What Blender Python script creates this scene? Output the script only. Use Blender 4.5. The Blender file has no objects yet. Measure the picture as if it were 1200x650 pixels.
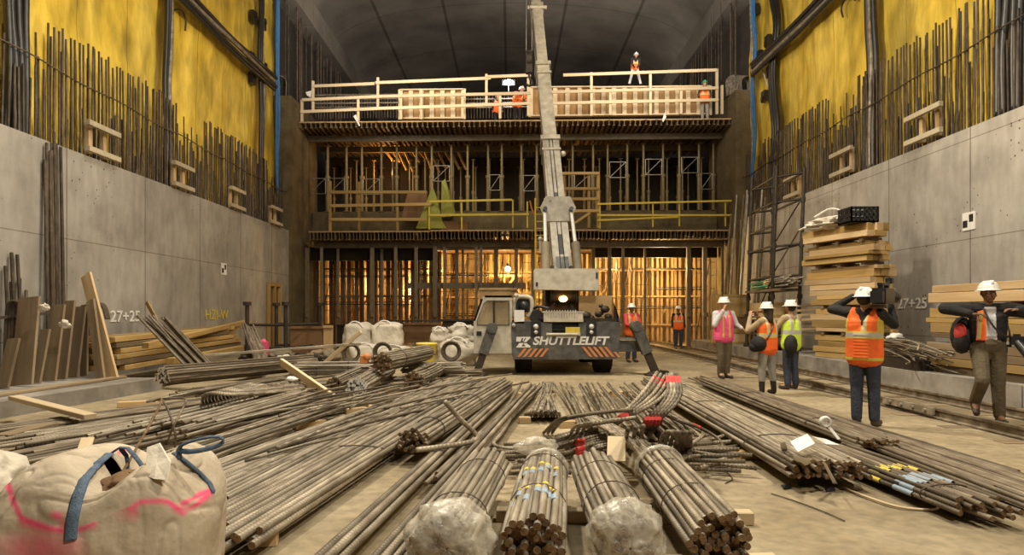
import bpy, math, random
from mathutils import Vector, Matrix, noise
from mathutils.bvhtree import BVHTree
R = random.Random(11)
COL = bpy.context.scene.collection
F, CX, HY, H = 750.0, 598.0, 366.0, 1.5
V = Vector
def P(px, py, Y): return V(((px-CX)*Y/F, Y, H-(py-HY)*Y/F))
def G(px, py, z=0.0):
    Y = F*(H-z)/(py-HY); return V(((px-CX)*Y/F, Y, z))
def WX(px, py, X): return P(px, py, X*F/(px-CX))
def u(a, b): return R.uniform(a, b)

# ---------------------------------------------------------------- mesh builder
class MB:
    def __init__(s, M=None):
        s.v = []; s.f = []; s.sm = []; s.mi = []; s.M = M; s.m = 0
    def _add(s, vs, fs, smooth=False, mi=None):
        o = len(s.v)
        s.v += [s.M @ V(p) for p in vs] if s.M else [V(p) for p in vs]
        for f in fs:
            s.f.append([o+i for i in f]); s.sm.append(smooth); s.mi.append(s.m if mi is None else mi)
        return s
    def box(s, a, b):
        x0, y0, z0 = a; x1, y1, z1 = b
        return s._add([(x0,y0,z0),(x1,y0,z0),(x1,y1,z0),(x0,y1,z0),(x0,y0,z1),(x1,y0,z1),(x1,y1,z1),(x0,y1,z1)],
                      [(0,3,2,1),(4,5,6,7),(0,1,5,4),(1,2,6,5),(2,3,7,6),(3,0,4,7)])
    def cbox(s, c, d): return s.box([c[i]-d[i]/2 for i in range(3)], [c[i]+d[i]/2 for i in range(3)])
    def beam(s, p, q, w, h, up=(0,0,1)):
        A = frame(p, q, up); L = (V(q)-V(p)).length
        vs = [A @ V((x,y,z)) for x in (0,L) for y in (-w/2,w/2) for z in (-h/2,h/2)]
        return s._add(vs, [(0,1,3,2),(4,6,7,5),(0,4,5,1),(2,3,7,6),(0,2,6,4),(1,5,7,3)])
    def cyl(s, p, q, r, r2=None, n=10, caps=True, capmi=None):
        r2 = r if r2 is None else r2
        A = frame(p, q); L = (V(q)-V(p)).length
        vs = []
        for x, rr in ((0,r),(L,r2)):
            for k in range(n):
                a = 2*math.pi*k/n; vs.append(A @ V((x, rr*math.cos(a), rr*math.sin(a))))
        s._add(vs, [(k,(k+1)%n,n+(k+1)%n,n+k)[::-1] for k in range(n)], True)
        if caps:
            s._add(vs, [list(range(n)), list(range(2*n-1, n-1, -1))], False, capmi)
        return s
    def tube(s, pts, r, n=6, close=False, flat=1.0, up=(0,0,1)):
        pts = [V(p) for p in pts]; N = len(pts); vs = []
        prev = None
        for i, p in enumerate(pts):
            t = (pts[(i+1) % N] - pts[i-1]) if close else (pts[min(i+1,N-1)]-pts[max(i-1,0)])
            t = t.normalized() if t.length > 1e-9 else V((1,0,0))
            ref = prev if prev is not None else (V(up) if abs(t.dot(V(up))) < .95 else V((1,0,0)))
            a = ref - t*ref.dot(t)
            if a.length < 1e-5: a = t.orthogonal()
            a.normalize(); b = t.cross(a); prev = a
            rr = r[i] if isinstance(r, (list, tuple)) else r
            for k in range(n):
                w = 2*math.pi*k/n; vs.append(p + a*(rr*math.cos(w)*flat) + b*(rr*math.sin(w)))
        fs = []
        for i in range(N if close else N-1):
            j = (i+1) % N
            for k in range(n): fs.append((i*n+k, i*n+(k+1)%n, j*n+(k+1)%n, j*n+k))
        if not close: fs += [list(range(n))[::-1], list(range((N-1)*n, N*n))]
        return s._add(vs, fs, True)
    def lathe(s, prof, c=(0,0,0), n=20, axis='z', sx=1, sy=1):
        vs = []
        for r, z in prof:
            for k in range(n):
                a = 2*math.pi*k/n; x, y = r*math.cos(a)*sx, r*math.sin(a)*sy
                p = {'z':(x,y,z),'y':(x,z,y),'x':(z,x,y)}[axis]
                vs.append((c[0]+p[0], c[1]+p[1], c[2]+p[2]))
        fs = []
        for i in range(len(prof)-1):
            for k in range(n): fs.append((i*n+k, i*n+(k+1)%n, (i+1)*n+(k+1)%n, (i+1)*n+k))
        s._add(vs, fs, True)
        s._add(vs, [list(range(n))[::-1], list(range((len(prof)-1)*n, len(prof)*n))], True)
        return s
    def prism(s, poly, d0, d1, axis='y'):
        n = len(poly); vs = []
        for d in (d0, d1):
            for a, b in poly:
                vs.append({'y':(a,d,b),'x':(d,a,b),'z':(a,b,d)}[axis])
        return s._add(vs, [list(range(n)), list(range(2*n-1,n-1,-1))]+[(k,n+k,n+(k+1)%n,(k+1)%n) for k in range(n)])
    def ball(s, c, r, n=10, sc=(1,1,1)):
        vs = []; fs = []; c = V(c)
        for i in range(n//2+1):
            t = math.pi*i/(n//2)
            for k in range(n):
                a = 2*math.pi*k/n
                vs.append(c+V((r*sc[0]*math.sin(t)*math.cos(a), r*sc[1]*math.sin(t)*math.sin(a), r*sc[2]*math.cos(t))))
        for i in range(n//2):
            for k in range(n): fs.append((i*n+k, (i+1)*n+k, (i+1)*n+(k+1)%n, i*n+(k+1)%n))
        return s._add(vs, fs, True)
    def grid(s, fn, nu, nv, closeu=False):
        vs = [fn(i/(nu if closeu else nu-1), j/(nv-1)) for j in range(nv) for i in range(nu)]
        fs = []
        for j in range(nv-1):
            for i in range(nu if closeu else nu-1):
                k = (i+1) % nu; fs.append((j*nu+i, j*nu+k, (j+1)*nu+k, (j+1)*nu+i))
        return s._add(vs, fs, True)
    def mesh(s, name, mats, M=None):
        me = bpy.data.meshes.new(name)
        vs = [M @ p for p in s.v] if M else s.v
        me.from_pydata([tuple(p) for p in vs], [], s.f)
        for m in (mats if isinstance(mats, (list, tuple)) else [mats]): me.materials.append(m)
        me.polygons.foreach_set('use_smooth', s.sm); me.polygons.foreach_set('material_index', s.mi)
        me.update(); return me

def frame(p, q, up=(0,0,1)):
    p, q = V(p), V(q); x = (q-p).normalized(); up = V(up)
    if abs(x.dot(up)) > .98: up = V((0,1,0)) if abs(x.y) < .9 else V((1,0,0))
    y = up.cross(x).normalized(); z = x.cross(y)
    return Matrix(((x.x,y.x,z.x,p.x),(x.y,y.y,z.y,p.y),(x.z,y.z,z.z,p.z),(0,0,0,1)))

MW = {}   # world matrix of every thing / part we parent to
REP = [('left concrete wall','concrete wall behind the leaning boards'), ('right concrete wall','concrete wall beside the rails'), ('far left wall','far concrete wall beyond the timber pile'), ('far right wall','far concrete wall behind the scaffold tower'),
       ('left wall top','wall top above the leaning boards'), ('right wall top','wall top above the rails'), ('left wall','wall behind the leaning boards'), ('right wall','wall beside the rails'),
       ('left yellow membrane','yellow membrane above the leaning boards'), ('right yellow membrane','yellow membrane above the rails'), ('left kerb','kerb under the leaning boards'), ('right kerb','kerb beside the rails')]
def say(t):
    for a, b in REP: t = t.replace(a, b)
    return t
def tag(o, label=None, cat=None, group=None, kind=None):
    if label: label = say(label)
    if group: group = say(group)
    if label and not 4 <= len(label.split()) <= 16: print('LABEL LENGTH', len(label.split()), label)
    if label: o['label'] = label
    if cat: o['category'] = cat
    if group: o['group'] = group
    if kind: o['kind'] = kind
    return o
def thing(name, label, cat, loc, group=None, rz=0, kind=None):
    o = bpy.data.objects.new(name, None); COL.objects.link(o); o.empty_display_size = .2
    M = Matrix.Translation(V(loc)) @ Matrix.Rotation(rz, 4, 'Z'); o.matrix_world = M; MW[o.name] = M
    return tag(o, label, cat, group, kind)
def put(name, me, M=None, parent=None):
    o = bpy.data.objects.new(name, me); COL.objects.link(o)
    M = M or Matrix.Identity(4)
    if parent is not None:
        o.parent = parent; o.matrix_basis = MW[parent.name].inverted() @ M
    else: o.matrix_basis = M
    MW[o.name] = M
    return o
def part(name, mb, mat, parent, label=None, kind=None):
    """mesh given in world coordinates, stored round its own centre"""
    c = sum((p for p in mb.v), V())/max(1, len(mb.v))
    o = put(name, mb.mesh(name, mat, Matrix.Translation(-c)), Matrix.Translation(c), parent)
    if label: o['label'] = label
    if kind: o['kind'] = kind
    return o
def solo(name, mb, mat, label, cat, group=None, kind=None):
    xs = [p.x for p in mb.v]; ys = [p.y for p in mb.v]; z = min(p.z for p in mb.v)
    c = V(((min(xs)+max(xs))/2, (min(ys)+max(ys))/2, z))
    return tag(put(name, mb.mesh(name, mat, Matrix.Translation(-c)), Matrix.Translation(c)), label, cat, group, kind)
def struct(name, mb, mat): return tag(put(name, mb.mesh(name, mat)), kind='structure')
_bc = {}
def plank(name, p, q, w, h, mat, parent=None, up=(0,0,1), label=None, cat=None, group=None):
    """a timber whose own X runs along its length, so the grain does too"""
    p, q = V(p), V(q); L = (q-p).length; k = (round(L,2), round(w,3), round(h,3), mat.name)
    if k not in _bc:
        b = min(.006, w*.12, h*.12); mb = MB()
        vs = []
        for x, s_ in ((0,b),(b,0),(L-b,0),(L,b)):
            for y, z in ((-w/2+b,-h/2),(w/2-b,-h/2),(w/2,-h/2+b),(w/2,h/2-b),(w/2-b,h/2),(-w/2+b,h/2),(-w/2,h/2-b),(-w/2,-h/2+b)):
                f1 = 1-s_/max(w,h)*2; vs.append((x, y*f1, z*f1))
        fs = [list(range(8))[::-1], list(range(24,32))]
        for i in range(3):
            for j in range(8): fs.append((i*8+j, i*8+(j+1)%8, (i+1)*8+(j+1)%8, (i+1)*8+j))
        mb._add(vs, fs); _bc[k] = mb.mesh(name, mat)
    o = put(name, _bc[k], frame(p, q, up), parent)
    return tag(o, label, cat, group)
def chaikin(pts, n=2):
    pts = [V(p) for p in pts]
    for _ in range(n):
        o = [pts[0]]
        for a, b in zip(pts, pts[1:]): o += [a*.75+b*.25, a*.25+b*.75]
        pts = o+[pts[-1]]
    return pts

# ---------------------------------------------------------------- materials
def mat(name, cols, scale=4, rough=.8, metal=0, bump=.2, bscale=None, st=(1,1,1), rnd=.12, wave=None, emit=None, detail=6, spec=.3, world=False, bdist=.02):
    m = bpy.data.materials.new(name); m.use_nodes = True; nt = m.node_tree; N = nt.nodes; L = nt.links
    b = N['Principled BSDF']; b.inputs['Roughness'].default_value = rough; b.inputs['Metallic'].default_value = metal
    b.inputs['Specular IOR Level'].default_value = spec
    tc = N.new('ShaderNodeTexCoord'); mp = N.new('ShaderNodeMapping'); mp.inputs['Scale'].default_value = st
    if world:
        ge = N.new('ShaderNodeNewGeometry'); L.new(ge.outputs['Position'], mp.inputs['Vector'])
    else: L.new(tc.outputs['Object'], mp.inputs['Vector'])
    oi = N.new('ShaderNodeObjectInfo')
    n1 = N.new('ShaderNodeTexNoise'); n1.noise_dimensions = '4D'; n1.inputs['Scale'].default_value = scale; n1.inputs['Detail'].default_value = detail
    n1.inputs['Roughness'].default_value = .62
    L.new(mp.outputs[0], n1.inputs['Vector'])
    mu = N.new('ShaderNodeMath'); mu.operation = 'MULTIPLY'; mu.inputs[1].default_value = 37 if not world else 0
    L.new(oi.outputs['Random'], mu.inputs[0]); L.new(mu.outputs[0], n1.inputs['W'])
    cr = N.new('ShaderNodeValToRGB'); e = cr.color_ramp.elements
    k = len(cols)
    while len(e) < k: e.new(.5)
    for i, c in enumerate(cols):
        e[i].position = .3+.4*i/max(1, k-1); e[i].color = (*c, 1)
    L.new(n1.outputs['Fac'], cr.inputs[0])
    hs = N.new('ShaderNodeHueSaturation'); mr = N.new('ShaderNodeMapRange')
    mr.inputs[3].default_value = 1-rnd; mr.inputs[4].default_value = 1+rnd
    L.new(oi.outputs['Random'], mr.inputs[0]); L.new(mr.outputs[0], hs.inputs['Value']); L.new(cr.outputs[0], hs.inputs['Color'])
    L.new(hs.outputs[0], b.inputs['Base Color'])
    m['out'] = 'x'
    if emit:
        b.inputs['Emission Color'].default_value = (*emit[0], 1); b.inputs['Emission Strength'].default_value = emit[1]
    if bump:
        bp = N.new('ShaderNodeBump'); bp.inputs['Strength'].default_value = bump; bp.inputs['Distance'].default_value = bdist
        n2 = N.new('ShaderNodeTexNoise'); n2.inputs['Scale'].default_value = bscale or scale*4; n2.inputs['Detail'].default_value = 4
        L.new(mp.outputs[0], n2.inputs['Vector'])
        if wave:
            wv = N.new('ShaderNodeTexWave'); wv.inputs['Scale'].default_value = wave; wv.inputs['Distortion'].default_value = .3
            L.new(tc.outputs['Object'], wv.inputs['Vector'])
            ad = N.new('ShaderNodeMath'); ad.operation = 'MULTIPLY_ADD'; ad.inputs[1].default_value = .35
            L.new(n2.outputs['Fac'], ad.inputs[0]); L.new(wv.outputs['Fac'], ad.inputs[2]); L.new(ad.outputs[0], bp.inputs['Height'])
        else: L.new(n2.outputs['Fac'], bp.inputs['Height'])
        L.new(bp.outputs[0], b.inputs['Normal'])
    return m
def nodes(m): return m.node_tree.nodes, m.node_tree.links
def lines(m, comp, period, width, dark, world=True, offset=0):
    """joint lines perpendicular to one axis, multiplied into the base colour"""
    N, L = nodes(m); b = N['Principled BSDF']; src = b.inputs['Base Color'].links[0].from_socket
    ge = N.new('ShaderNodeNewGeometry'); sx = N.new('ShaderNodeSeparateXYZ'); L.new(ge.outputs['Position'], sx.inputs[0])
    a = N.new('ShaderNodeMath'); a.operation = 'ADD'; a.inputs[1].default_value = 1000*period-offset; L.new(sx.outputs[comp], a.inputs[0])
    w = N.new('ShaderNodeMath'); w.operation = 'MODULO'; w.inputs[1].default_value = period; L.new(a.outputs[0], w.inputs[0])
    l = N.new('ShaderNodeMath'); l.operation = 'LESS_THAN'; l.inputs[1].default_value = width; L.new(w.outputs[0], l.inputs[0])
    mx = N.new('ShaderNodeMix'); mx.data_type = 'RGBA'; mx.blend_type = 'MULTIPLY'
    L.new(l.outputs[0], mx.inputs[0]); L.new(src, mx.inputs[6]); mx.inputs[7].default_value = (*dark, 1)
    L.new(mx.outputs[2], b.inputs['Base Color'])
def gradient_mult(m, scale, lo, hi, st=(1,1,1), ramp=(.35,.65)):
    """large soft stains"""
    N, L = nodes(m); b = N['Principled BSDF']; src = b.inputs['Base Color'].links[0].from_socket
    ge = N.new('ShaderNodeNewGeometry'); mp = N.new('ShaderNodeMapping'); mp.inputs['Scale'].default_value = st
    L.new(ge.outputs['Position'], mp.inputs[0]); n = N.new('ShaderNodeTexNoise'); n.inputs['Scale'].default_value = scale; n.inputs['Detail'].default_value = 5
    L.new(mp.outputs[0], n.inputs['Vector']); r = N.new('ShaderNodeMapRange')
    r.inputs[1].default_value, r.inputs[2].default_value = ramp; r.inputs[3].default_value = lo; r.inputs[4].default_value = hi
    L.new(n.outputs['Fac'], r.inputs[0]); mx = N.new('ShaderNodeMix'); mx.data_type = 'RGBA'; mx.blend_type = 'MULTIPLY'; mx.inputs[0].default_value = 1
    L.new(src, mx.inputs[6]); L.new(r.outputs[0], mx.inputs[7]); L.new(mx.outputs[2], b.inputs['Base Color'])

M_ = {}
M_['dirt'] = mat('packed_dirt', [(.235,.18,.105),(.335,.265,.165),(.43,.35,.23)], .9, .95, bump=.5, bscale=9, world=True, bdist=.03)
gradient_mult(M_['dirt'], .35, .62, 1.08, (1,1,1)); gradient_mult(M_['dirt'], 9, .8, 1.1)
M_['conc'] = mat('wall_concrete', [(.27,.243,.21),(.38,.346,.303),(.46,.425,.38)], .8, .9, bump=.15, bscale=14, world=True)
gradient_mult(M_['conc'], .25, .72, 1.1, (1,1,.5)); gradient_mult(M_['conc'], 6, .88, 1.05, (1,1,.25))
lines(M_['conc'], 1, 2.93, .028, (.35,.33,.3), offset=1.9); lines(M_['conc'], 2, 2.13, .02, (.55,.5,.45), offset=.93)
def pocks(m, scale, thr):
    N, L = nodes(m); b = N['Principled BSDF']; src = b.inputs['Base Color'].links[0].from_socket
    ge = N.new('ShaderNodeNewGeometry'); vo = N.new('ShaderNodeTexVoronoi'); vo.inputs['Scale'].default_value = scale; L.new(ge.outputs['Position'], vo.inputs['Vector'])
    n = N.new('ShaderNodeTexNoise'); n.inputs['Scale'].default_value = .5; L.new(ge.outputs['Position'], n.inputs['Vector'])
    r = N.new('ShaderNodeMapRange'); r.inputs[1].default_value = .46; r.inputs[2].default_value = .62; r.inputs[3].default_value = 0; r.inputs[4].default_value = thr; L.new(n.outputs['Fac'], r.inputs[0])
    l = N.new('ShaderNodeMath'); l.operation = 'LESS_THAN'; L.new(vo.outputs['Distance'], l.inputs[0]); L.new(r.outputs[0], l.inputs[1])
    mx = N.new('ShaderNodeMix'); mx.data_type = 'RGBA'; mx.blend_type = 'MULTIPLY'; L.new(l.outputs[0], mx.inputs[0]); L.new(src, mx.inputs[6]); mx.inputs[7].default_value = (.3,.27,.24,1)
    L.new(mx.outputs[2], b.inputs['Base Color'])
pocks(M_['conc'], 6.0, .13)
M_['conc2'] = mat('curb_concrete', [(.20,.175,.145),(.36,.325,.28)], 1.5, .9, bump=.3, world=True)
gradient_mult(M_['conc2'], 2, .65, 1.1)
M_['shot'] = mat('brown_concrete', [(.075,.058,.03),(.13,.10,.055),(.17,.135,.08)], 1.4, .95, bump=.6, bscale=10, world=True, bdist=.05)
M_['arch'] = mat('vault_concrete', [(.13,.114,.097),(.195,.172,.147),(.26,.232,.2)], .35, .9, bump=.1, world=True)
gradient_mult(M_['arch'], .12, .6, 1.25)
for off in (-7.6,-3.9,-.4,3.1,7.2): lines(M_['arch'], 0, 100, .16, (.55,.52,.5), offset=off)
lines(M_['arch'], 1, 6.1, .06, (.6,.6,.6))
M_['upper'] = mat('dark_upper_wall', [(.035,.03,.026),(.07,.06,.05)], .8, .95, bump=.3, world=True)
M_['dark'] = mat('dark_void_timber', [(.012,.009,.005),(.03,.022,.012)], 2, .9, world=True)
M_['yel'] = mat('yellow_membrane', [(.58,.38,.03),(.78,.55,.07),(.88,.66,.13)], .7, .45, bump=.6, bscale=1.3, st=(1,.8,.28), world=True, bdist=.35, spec=.45)
gradient_mult(M_['yel'], .8, .55, 1.05, (1,1,.5), (.32,.48)); gradient_mult(M_['yel'], 2.6, .72, 1.08, (1,1,.4)); lines(M_['yel'], 1, 1.85, .025, (.45,.4,.3))
M_['rod'] = mat('weathered_rebar', [(.10,.078,.055),(.235,.195,.142),(.43,.37,.28)], 6, .55, .25, bump=.9, bscale=30, st=(.35,1,1), rnd=.35, wave=9, bdist=.006)
M_['rodb'] = mat('brown_rebar', [(.065,.047,.032),(.15,.117,.08),(.28,.23,.165)], 6, .6, .2, bump=.5, bscale=30, st=(.35,1,1), rnd=.35, wave=12, bdist=.004)
M_['rodg'] = mat('grey_steel_bar', [(.13,.107,.08),(.275,.235,.178),(.46,.40,.315)], 6, .5, .35, bump=.4, bscale=30, st=(.35,1,1), rnd=.25, wave=12, bdist=.004)
M_['end'] = mat('rusty_cut_end', [(.075,.042,.02),(.17,.10,.05),(.27,.175,.09)], 30, .9, bump=.4)
M_['endg'] = mat('bright_cut_end', [(.55,.54,.5),(.85,.83,.8)], 30, .7, 0, bump=.3)
M_['dowel'] = mat('dark_starter_bar', [(.045,.033,.024),(.085,.063,.044),(.15,.115,.08)], 4, .65, .2, bump=.3, st=(.4,1,1), rnd=.35)
M_['wood'] = mat('sawn_timber', [(.33,.21,.098),(.47,.325,.17),(.58,.43,.25)], 3, .8, bump=.25, st=(.12,1,1), rnd=.22, bscale=20)
M_['woody'] = mat('golden_timber', [(.24,.145,.05),(.37,.24,.085),(.48,.33,.14)], 3, .75, bump=.25, st=(.12,1,1), rnd=.3, bscale=20)
M_['woodd'] = mat('weathered_plank', [(.13,.088,.048),(.21,.15,.088),(.29,.22,.14)], 3, .85, bump=.3, st=(.12,1,1), rnd=.3, bscale=20)
M_['bracket'] = mat('pale_bracket_timber', [(.36,.30,.20),(.50,.43,.31)], 3, .8, bump=.2, st=(1,.2,1), rnd=.12)
M_['woodp'] = mat('pale_timber', [(.50,.38,.23),(.66,.53,.35)], 3, .8, bump=.2, st=(.12,1,1), rnd=.12, bscale=20)
M_['ply'] = mat('plywood', [(.36,.23,.105),(.50,.34,.17)], 2, .75, bump=.15, st=(1,1,.3), rnd=.12)
M_['formply'] = mat('orange_form_plywood', [(.27,.15,.055),(.38,.225,.09)], 2, .8, bump=.1, st=(1,1,.5), rnd=.1)
M_['plyd'] = mat('stained_plywood', [(.13,.07,.032),(.24,.135,.065)], 2, .8, bump=.2, st=(1,1,.5), rnd=.15)
M_['shore'] = mat('olive_shoring_post', [(.15,.115,.055),(.24,.185,.09)], 5, .6, .2, bump=.2, rnd=.2)
M_['steel'] = mat('dull_dark_steel', [(.035,.028,.022),(.075,.06,.045)], 5, .55, .5, bump=.2, rnd=.2)
M_['steelg'] = mat('galvanised_steel', [(.22,.2,.17),(.38,.35,.3)], 6, .45, .6, bump=.1, rnd=.15)
M_['joist'] = mat('brown_joist', [(.10,.066,.034),(.17,.118,.062)], 4, .7, bump=.2, rnd=.3)
M_['joistg'] = mat('grey_deck_beam', [(.12,.095,.062),(.19,.155,.105)], 4, .7, bump=.2, rnd=.2)
M_['hose'] = mat('black_hose', [(.012,.011,.01),(.03,.027,.024)], 5, .4, 0, bump=.1, rnd=.3, spec=.6)
M_['blue'] = mat('blue_pipe', [(.03,.12,.32),(.06,.2,.45)], 5, .5, bump=.1)
M_['crane'] = mat('crane_grey_paint', [(.062,.06,.056),(.095,.092,.086),(.135,.13,.12)], 3, .6, .1, bump=.12, rnd=.06)
gradient_mult(M_['crane'], 7, .7, 1.2)
M_['cream'] = mat('cream_crane_paint', [(.42,.38,.30),(.56,.51,.42)], 2.5, .5, bump=.08, rnd=.05)
gradient_mult(M_['cream'], 6, .78, 1.05)
M_['boom'] = mat('dusty_boom_paint', [(.26,.235,.19),(.36,.33,.275),(.44,.405,.34)], 2.0, .6, bump=.08, rnd=.05)
gradient_mult(M_['boom'], 5, .75, 1.08)
M_['white'] = mat('chalky_white', [(.62,.6,.56),(.78,.76,.72)], 6, .7, bump=.1, rnd=.05)
M_['letter'] = mat('white_lettering', [(.62,.6,.57),(.72,.7,.66)], 10, .7, bump=0, rnd=0)
M_['tyre'] = mat('black_rubber', [(.015,.013,.011),(.035,.03,.025)], 8, .8, bump=.3)
M_['orange'] = mat('orange_paint', [(.50,.17,.05),(.6,.25,.1)], 8, .7, bump=0)
M_['yellp'] = mat('yellow_paint', [(.55,.42,.05),(.7,.55,.1)], 8, .6, bump=.05)
M_['oran'] = mat('hivis_orange', [(.85,.12,.02),(.95,.19,.035)], 8, .7, bump=.25, bdist=.03, bscale=9, rnd=.05)
M_['lime'] = mat('hivis_lime', [(.55,.75,.05),(.65,.85,.1)], 8, .6, bump=.1)
M_['silv'] = mat('silver_tape', [(.5,.48,.44),(.6,.58,.54)], 8, .4, .2, bump=0)
M_['red'] = mat('red_marking', [(.62,.05,.05),(.75,.1,.09)], 12, .7, bump=0)
M_['pink'] = mat('pink_marking', [(.8,.06,.2),(.9,.15,.3)], 12, .6, bump=0)
M_['bluem'] = mat('pale_blue_marking', [(.25,.32,.4),(.35,.42,.5)], 12, .6, bump=0)
M_['skin'] = mat('skin', [(.42,.22,.13),(.52,.29,.19)], 8, .55, bump=.05)
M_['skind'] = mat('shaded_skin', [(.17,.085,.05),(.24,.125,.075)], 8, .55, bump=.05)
M_['hair'] = mat('dark_hair', [(.02,.013,.009),(.05,.033,.02)], 20, .6, bump=.4, st=(1,1,.2))
M_['hat'] = mat('white_hard_hat', [(.78,.75,.68),(.84,.81,.75)], 3, .3, bump=0, spec=.5)
M_['black'] = mat('black_cloth', [(.012,.011,.011),(.03,.027,.025)], 8, .8, bump=.3, bdist=.03)
M_['denim'] = mat('navy_denim', [(.028,.033,.052),(.055,.06,.085)], 8, .85, bump=.4, bdist=.03)
M_['olive'] = mat('olive_trousers', [(.095,.073,.044),(.155,.12,.075)], 8, .85, bump=.4, bdist=.03)
M_['greyp'] = mat('grey_trousers', [(.20,.18,.155),(.32,.29,.25)], 8, .85, bump=.4, bdist=.03)
M_['shirt'] = mat('pale_shirt', [(.50,.49,.50),(.65,.63,.63)], 8, .8, bump=.3, bdist=.03)
M_['tan'] = mat('tan_shirt', [(.35,.25,.14),(.45,.33,.2)], 8, .8, bump=.3)
M_['boot'] = mat('dark_boot', [(.03,.022,.016),(.07,.052,.038)], 8, .5, bump=.1)
M_['cam'] = mat('black_camera', [(.012,.012,.013),(.028,.028,.03)], 8, .35, .1, bump=0, spec=.5)
M_['sack'] = mat('woven_white_sack', [(.52,.46,.37),(.68,.62,.52)], 3, .8, bump=.7, bscale=5, bdist=.06)
M_['green'] = mat('green_tarp', [(.24,.26,.055),(.38,.38,.10)], 3, .7, bump=.4)
M_['greenr'] = mat('green_coated_bar', [(.08,.28,.12),(.15,.4,.2)], 5, .6, bump=0)
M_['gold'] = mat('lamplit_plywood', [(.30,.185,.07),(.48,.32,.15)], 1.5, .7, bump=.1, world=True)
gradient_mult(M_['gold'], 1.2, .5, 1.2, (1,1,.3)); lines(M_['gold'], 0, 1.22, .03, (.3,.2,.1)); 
def emis(name, c, s):
    m = bpy.data.materials.new(name); m.use_nodes = True; b = m.node_tree.nodes['Principled BSDF']
    b.inputs['Base Color'].default_value = (*c,1); b.inputs['Emission Color'].default_value = (*c,1); b.inputs['Emission Strength'].default_value = s
    return m
M_['bulb'] = emis('glowing_bulb', (1,.72,.3), 60); M_['cool'] = emis('bright_work_lamp', (.85,.9,1), 40)
M_['amber'] = emis('amber_lamp', (1,.45,.08), 12)
def glassy(name, col, alpha, rough=.15):
    m = bpy.data.materials.new(name); m.use_nodes = True; N, L = nodes(m); b = N['Principled BSDF']
    b.inputs['Base Color'].default_value = (*col,1); b.inputs['Roughness'].default_value = rough
    tr = N.new('ShaderNodeBsdfTransparent'); mx = N.new('ShaderNodeMixShader')
    n = N.new('ShaderNodeTexNoise'); n.inputs['Scale'].default_value = 11; n.inputs['Detail'].default_value = 5
    tc = N.new('ShaderNodeTexCoord'); L.new(tc.outputs['Object'], n.inputs['Vector'])
    r = N.new('ShaderNodeMapRange'); r.inputs[1].default_value = .35; r.inputs[2].default_value = .65
    r.inputs[3].default_value = max(0, alpha-.2); r.inputs[4].default_value = min(1, alpha+.22)
    L.new(n.outputs['Fac'], r.inputs[0]); L.new(r.outputs[0], mx.inputs[0]); L.new(tr.outputs[0], mx.inputs[1]); L.new(b.outputs[0], mx.inputs[2])
    bp = N.new('ShaderNodeBump'); bp.inputs['Strength'].default_value = .9; bp.inputs['Distance'].default_value = .03
    L.new(n.outputs['Fac'], bp.inputs['Height']); L.new(bp.outputs[0], b.inputs['Normal'])
    L.new(mx.outputs[0], N['Material Output'].inputs['Surface']); return m
M_['wrap'] = glassy('clear_plastic_wrap', (.74,.68,.57), .40, .16)
M_['glass'] = glassy('dusty_window_glass', (.42,.33,.2), .45, .12); M_['glass'].node_tree.nodes['Bump'].inputs[0].default_value = .02; M_['glass'].node_tree.nodes['Noise Texture'].inputs['Scale'].default_value = 1.2
# sack with sprayed pink stripes, driven by a mesh attribute
mp_ = mat('bulk_bag_fabric', [(.34,.275,.195),(.56,.47,.36)], 2.2, .75, bump=.4, bscale=4.5, bdist=.08, rnd=0)
N, L = nodes(mp_); b_ = N['Principled BSDF']; src_ = b_.inputs['Base Color'].links[0].from_socket
at_ = N.new('ShaderNodeAttribute'); at_.attribute_name = 'paint'
mx_ = N.new('ShaderNodeMix'); mx_.data_type = 'RGBA'; L.new(at_.outputs['Fac'], mx_.inputs[0]); L.new(src_, mx_.inputs[6]); mx_.inputs[7].default_value = (.80,.06,.18,1)
L.new(mx_.outputs[2], b_.inputs['Base Color']); M_['bag'] = mp_
# ================================================================ SETTING
XL, XR, ZL, ZR, YF = -9.45, 9.8, 5.0, 5.45, 28.0
XLU, XRU = -10.1, 10.4
m = MB(); m.grid(lambda a, b: V((-14+28*a, -3+66*b, 0)), 2, 2); struct('floor', m, M_['dirt'])
def wall(name, x0, x1, y0, y1, z0, z1, mt): m = MB(); m.box((min(x0,x1),y0,z0),(max(x0,x1),y1,z1)); return struct(name, m, M_[mt])
wall('wall_left', XL, XLU-.4, -2, 27.6, -.1, ZL, 'conc')
wall('wall_right', XR, XRU+.4, -2, 27.6, -.1, ZR, 'conc')
def membrane(x, y0, y1, z0, z1, sgn):
    m = MB()
    def fn(a, b):
        y = y0+(y1-y0)*a; z = z0+(z1-z0)*b
        d = .13*noise.noise(V((y*.55, z*.22, sgn*3)))+.07*noise.noise(V((y*1.7, z*.8, 5)))+.05*abs(noise.noise(V((y*2.3+z*.9, z*1.1, 9))))
        return V((x-sgn*(.1+d), y, z))
    m.grid(fn, 150, 60); return m
struct('wall_left', membrane(XLU, -2, 27.0, ZL-.1, 14.6, -1), M_['yel'])
struct('wall_right', membrane(XRU, -2, 27.4, ZR-.1, 15.0, 1), M_['yel'])
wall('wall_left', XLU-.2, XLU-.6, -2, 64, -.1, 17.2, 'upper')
wall('wall_right', XRU+.2, XRU+.6, -2, 64, -.1, 17.2, 'upper')
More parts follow.
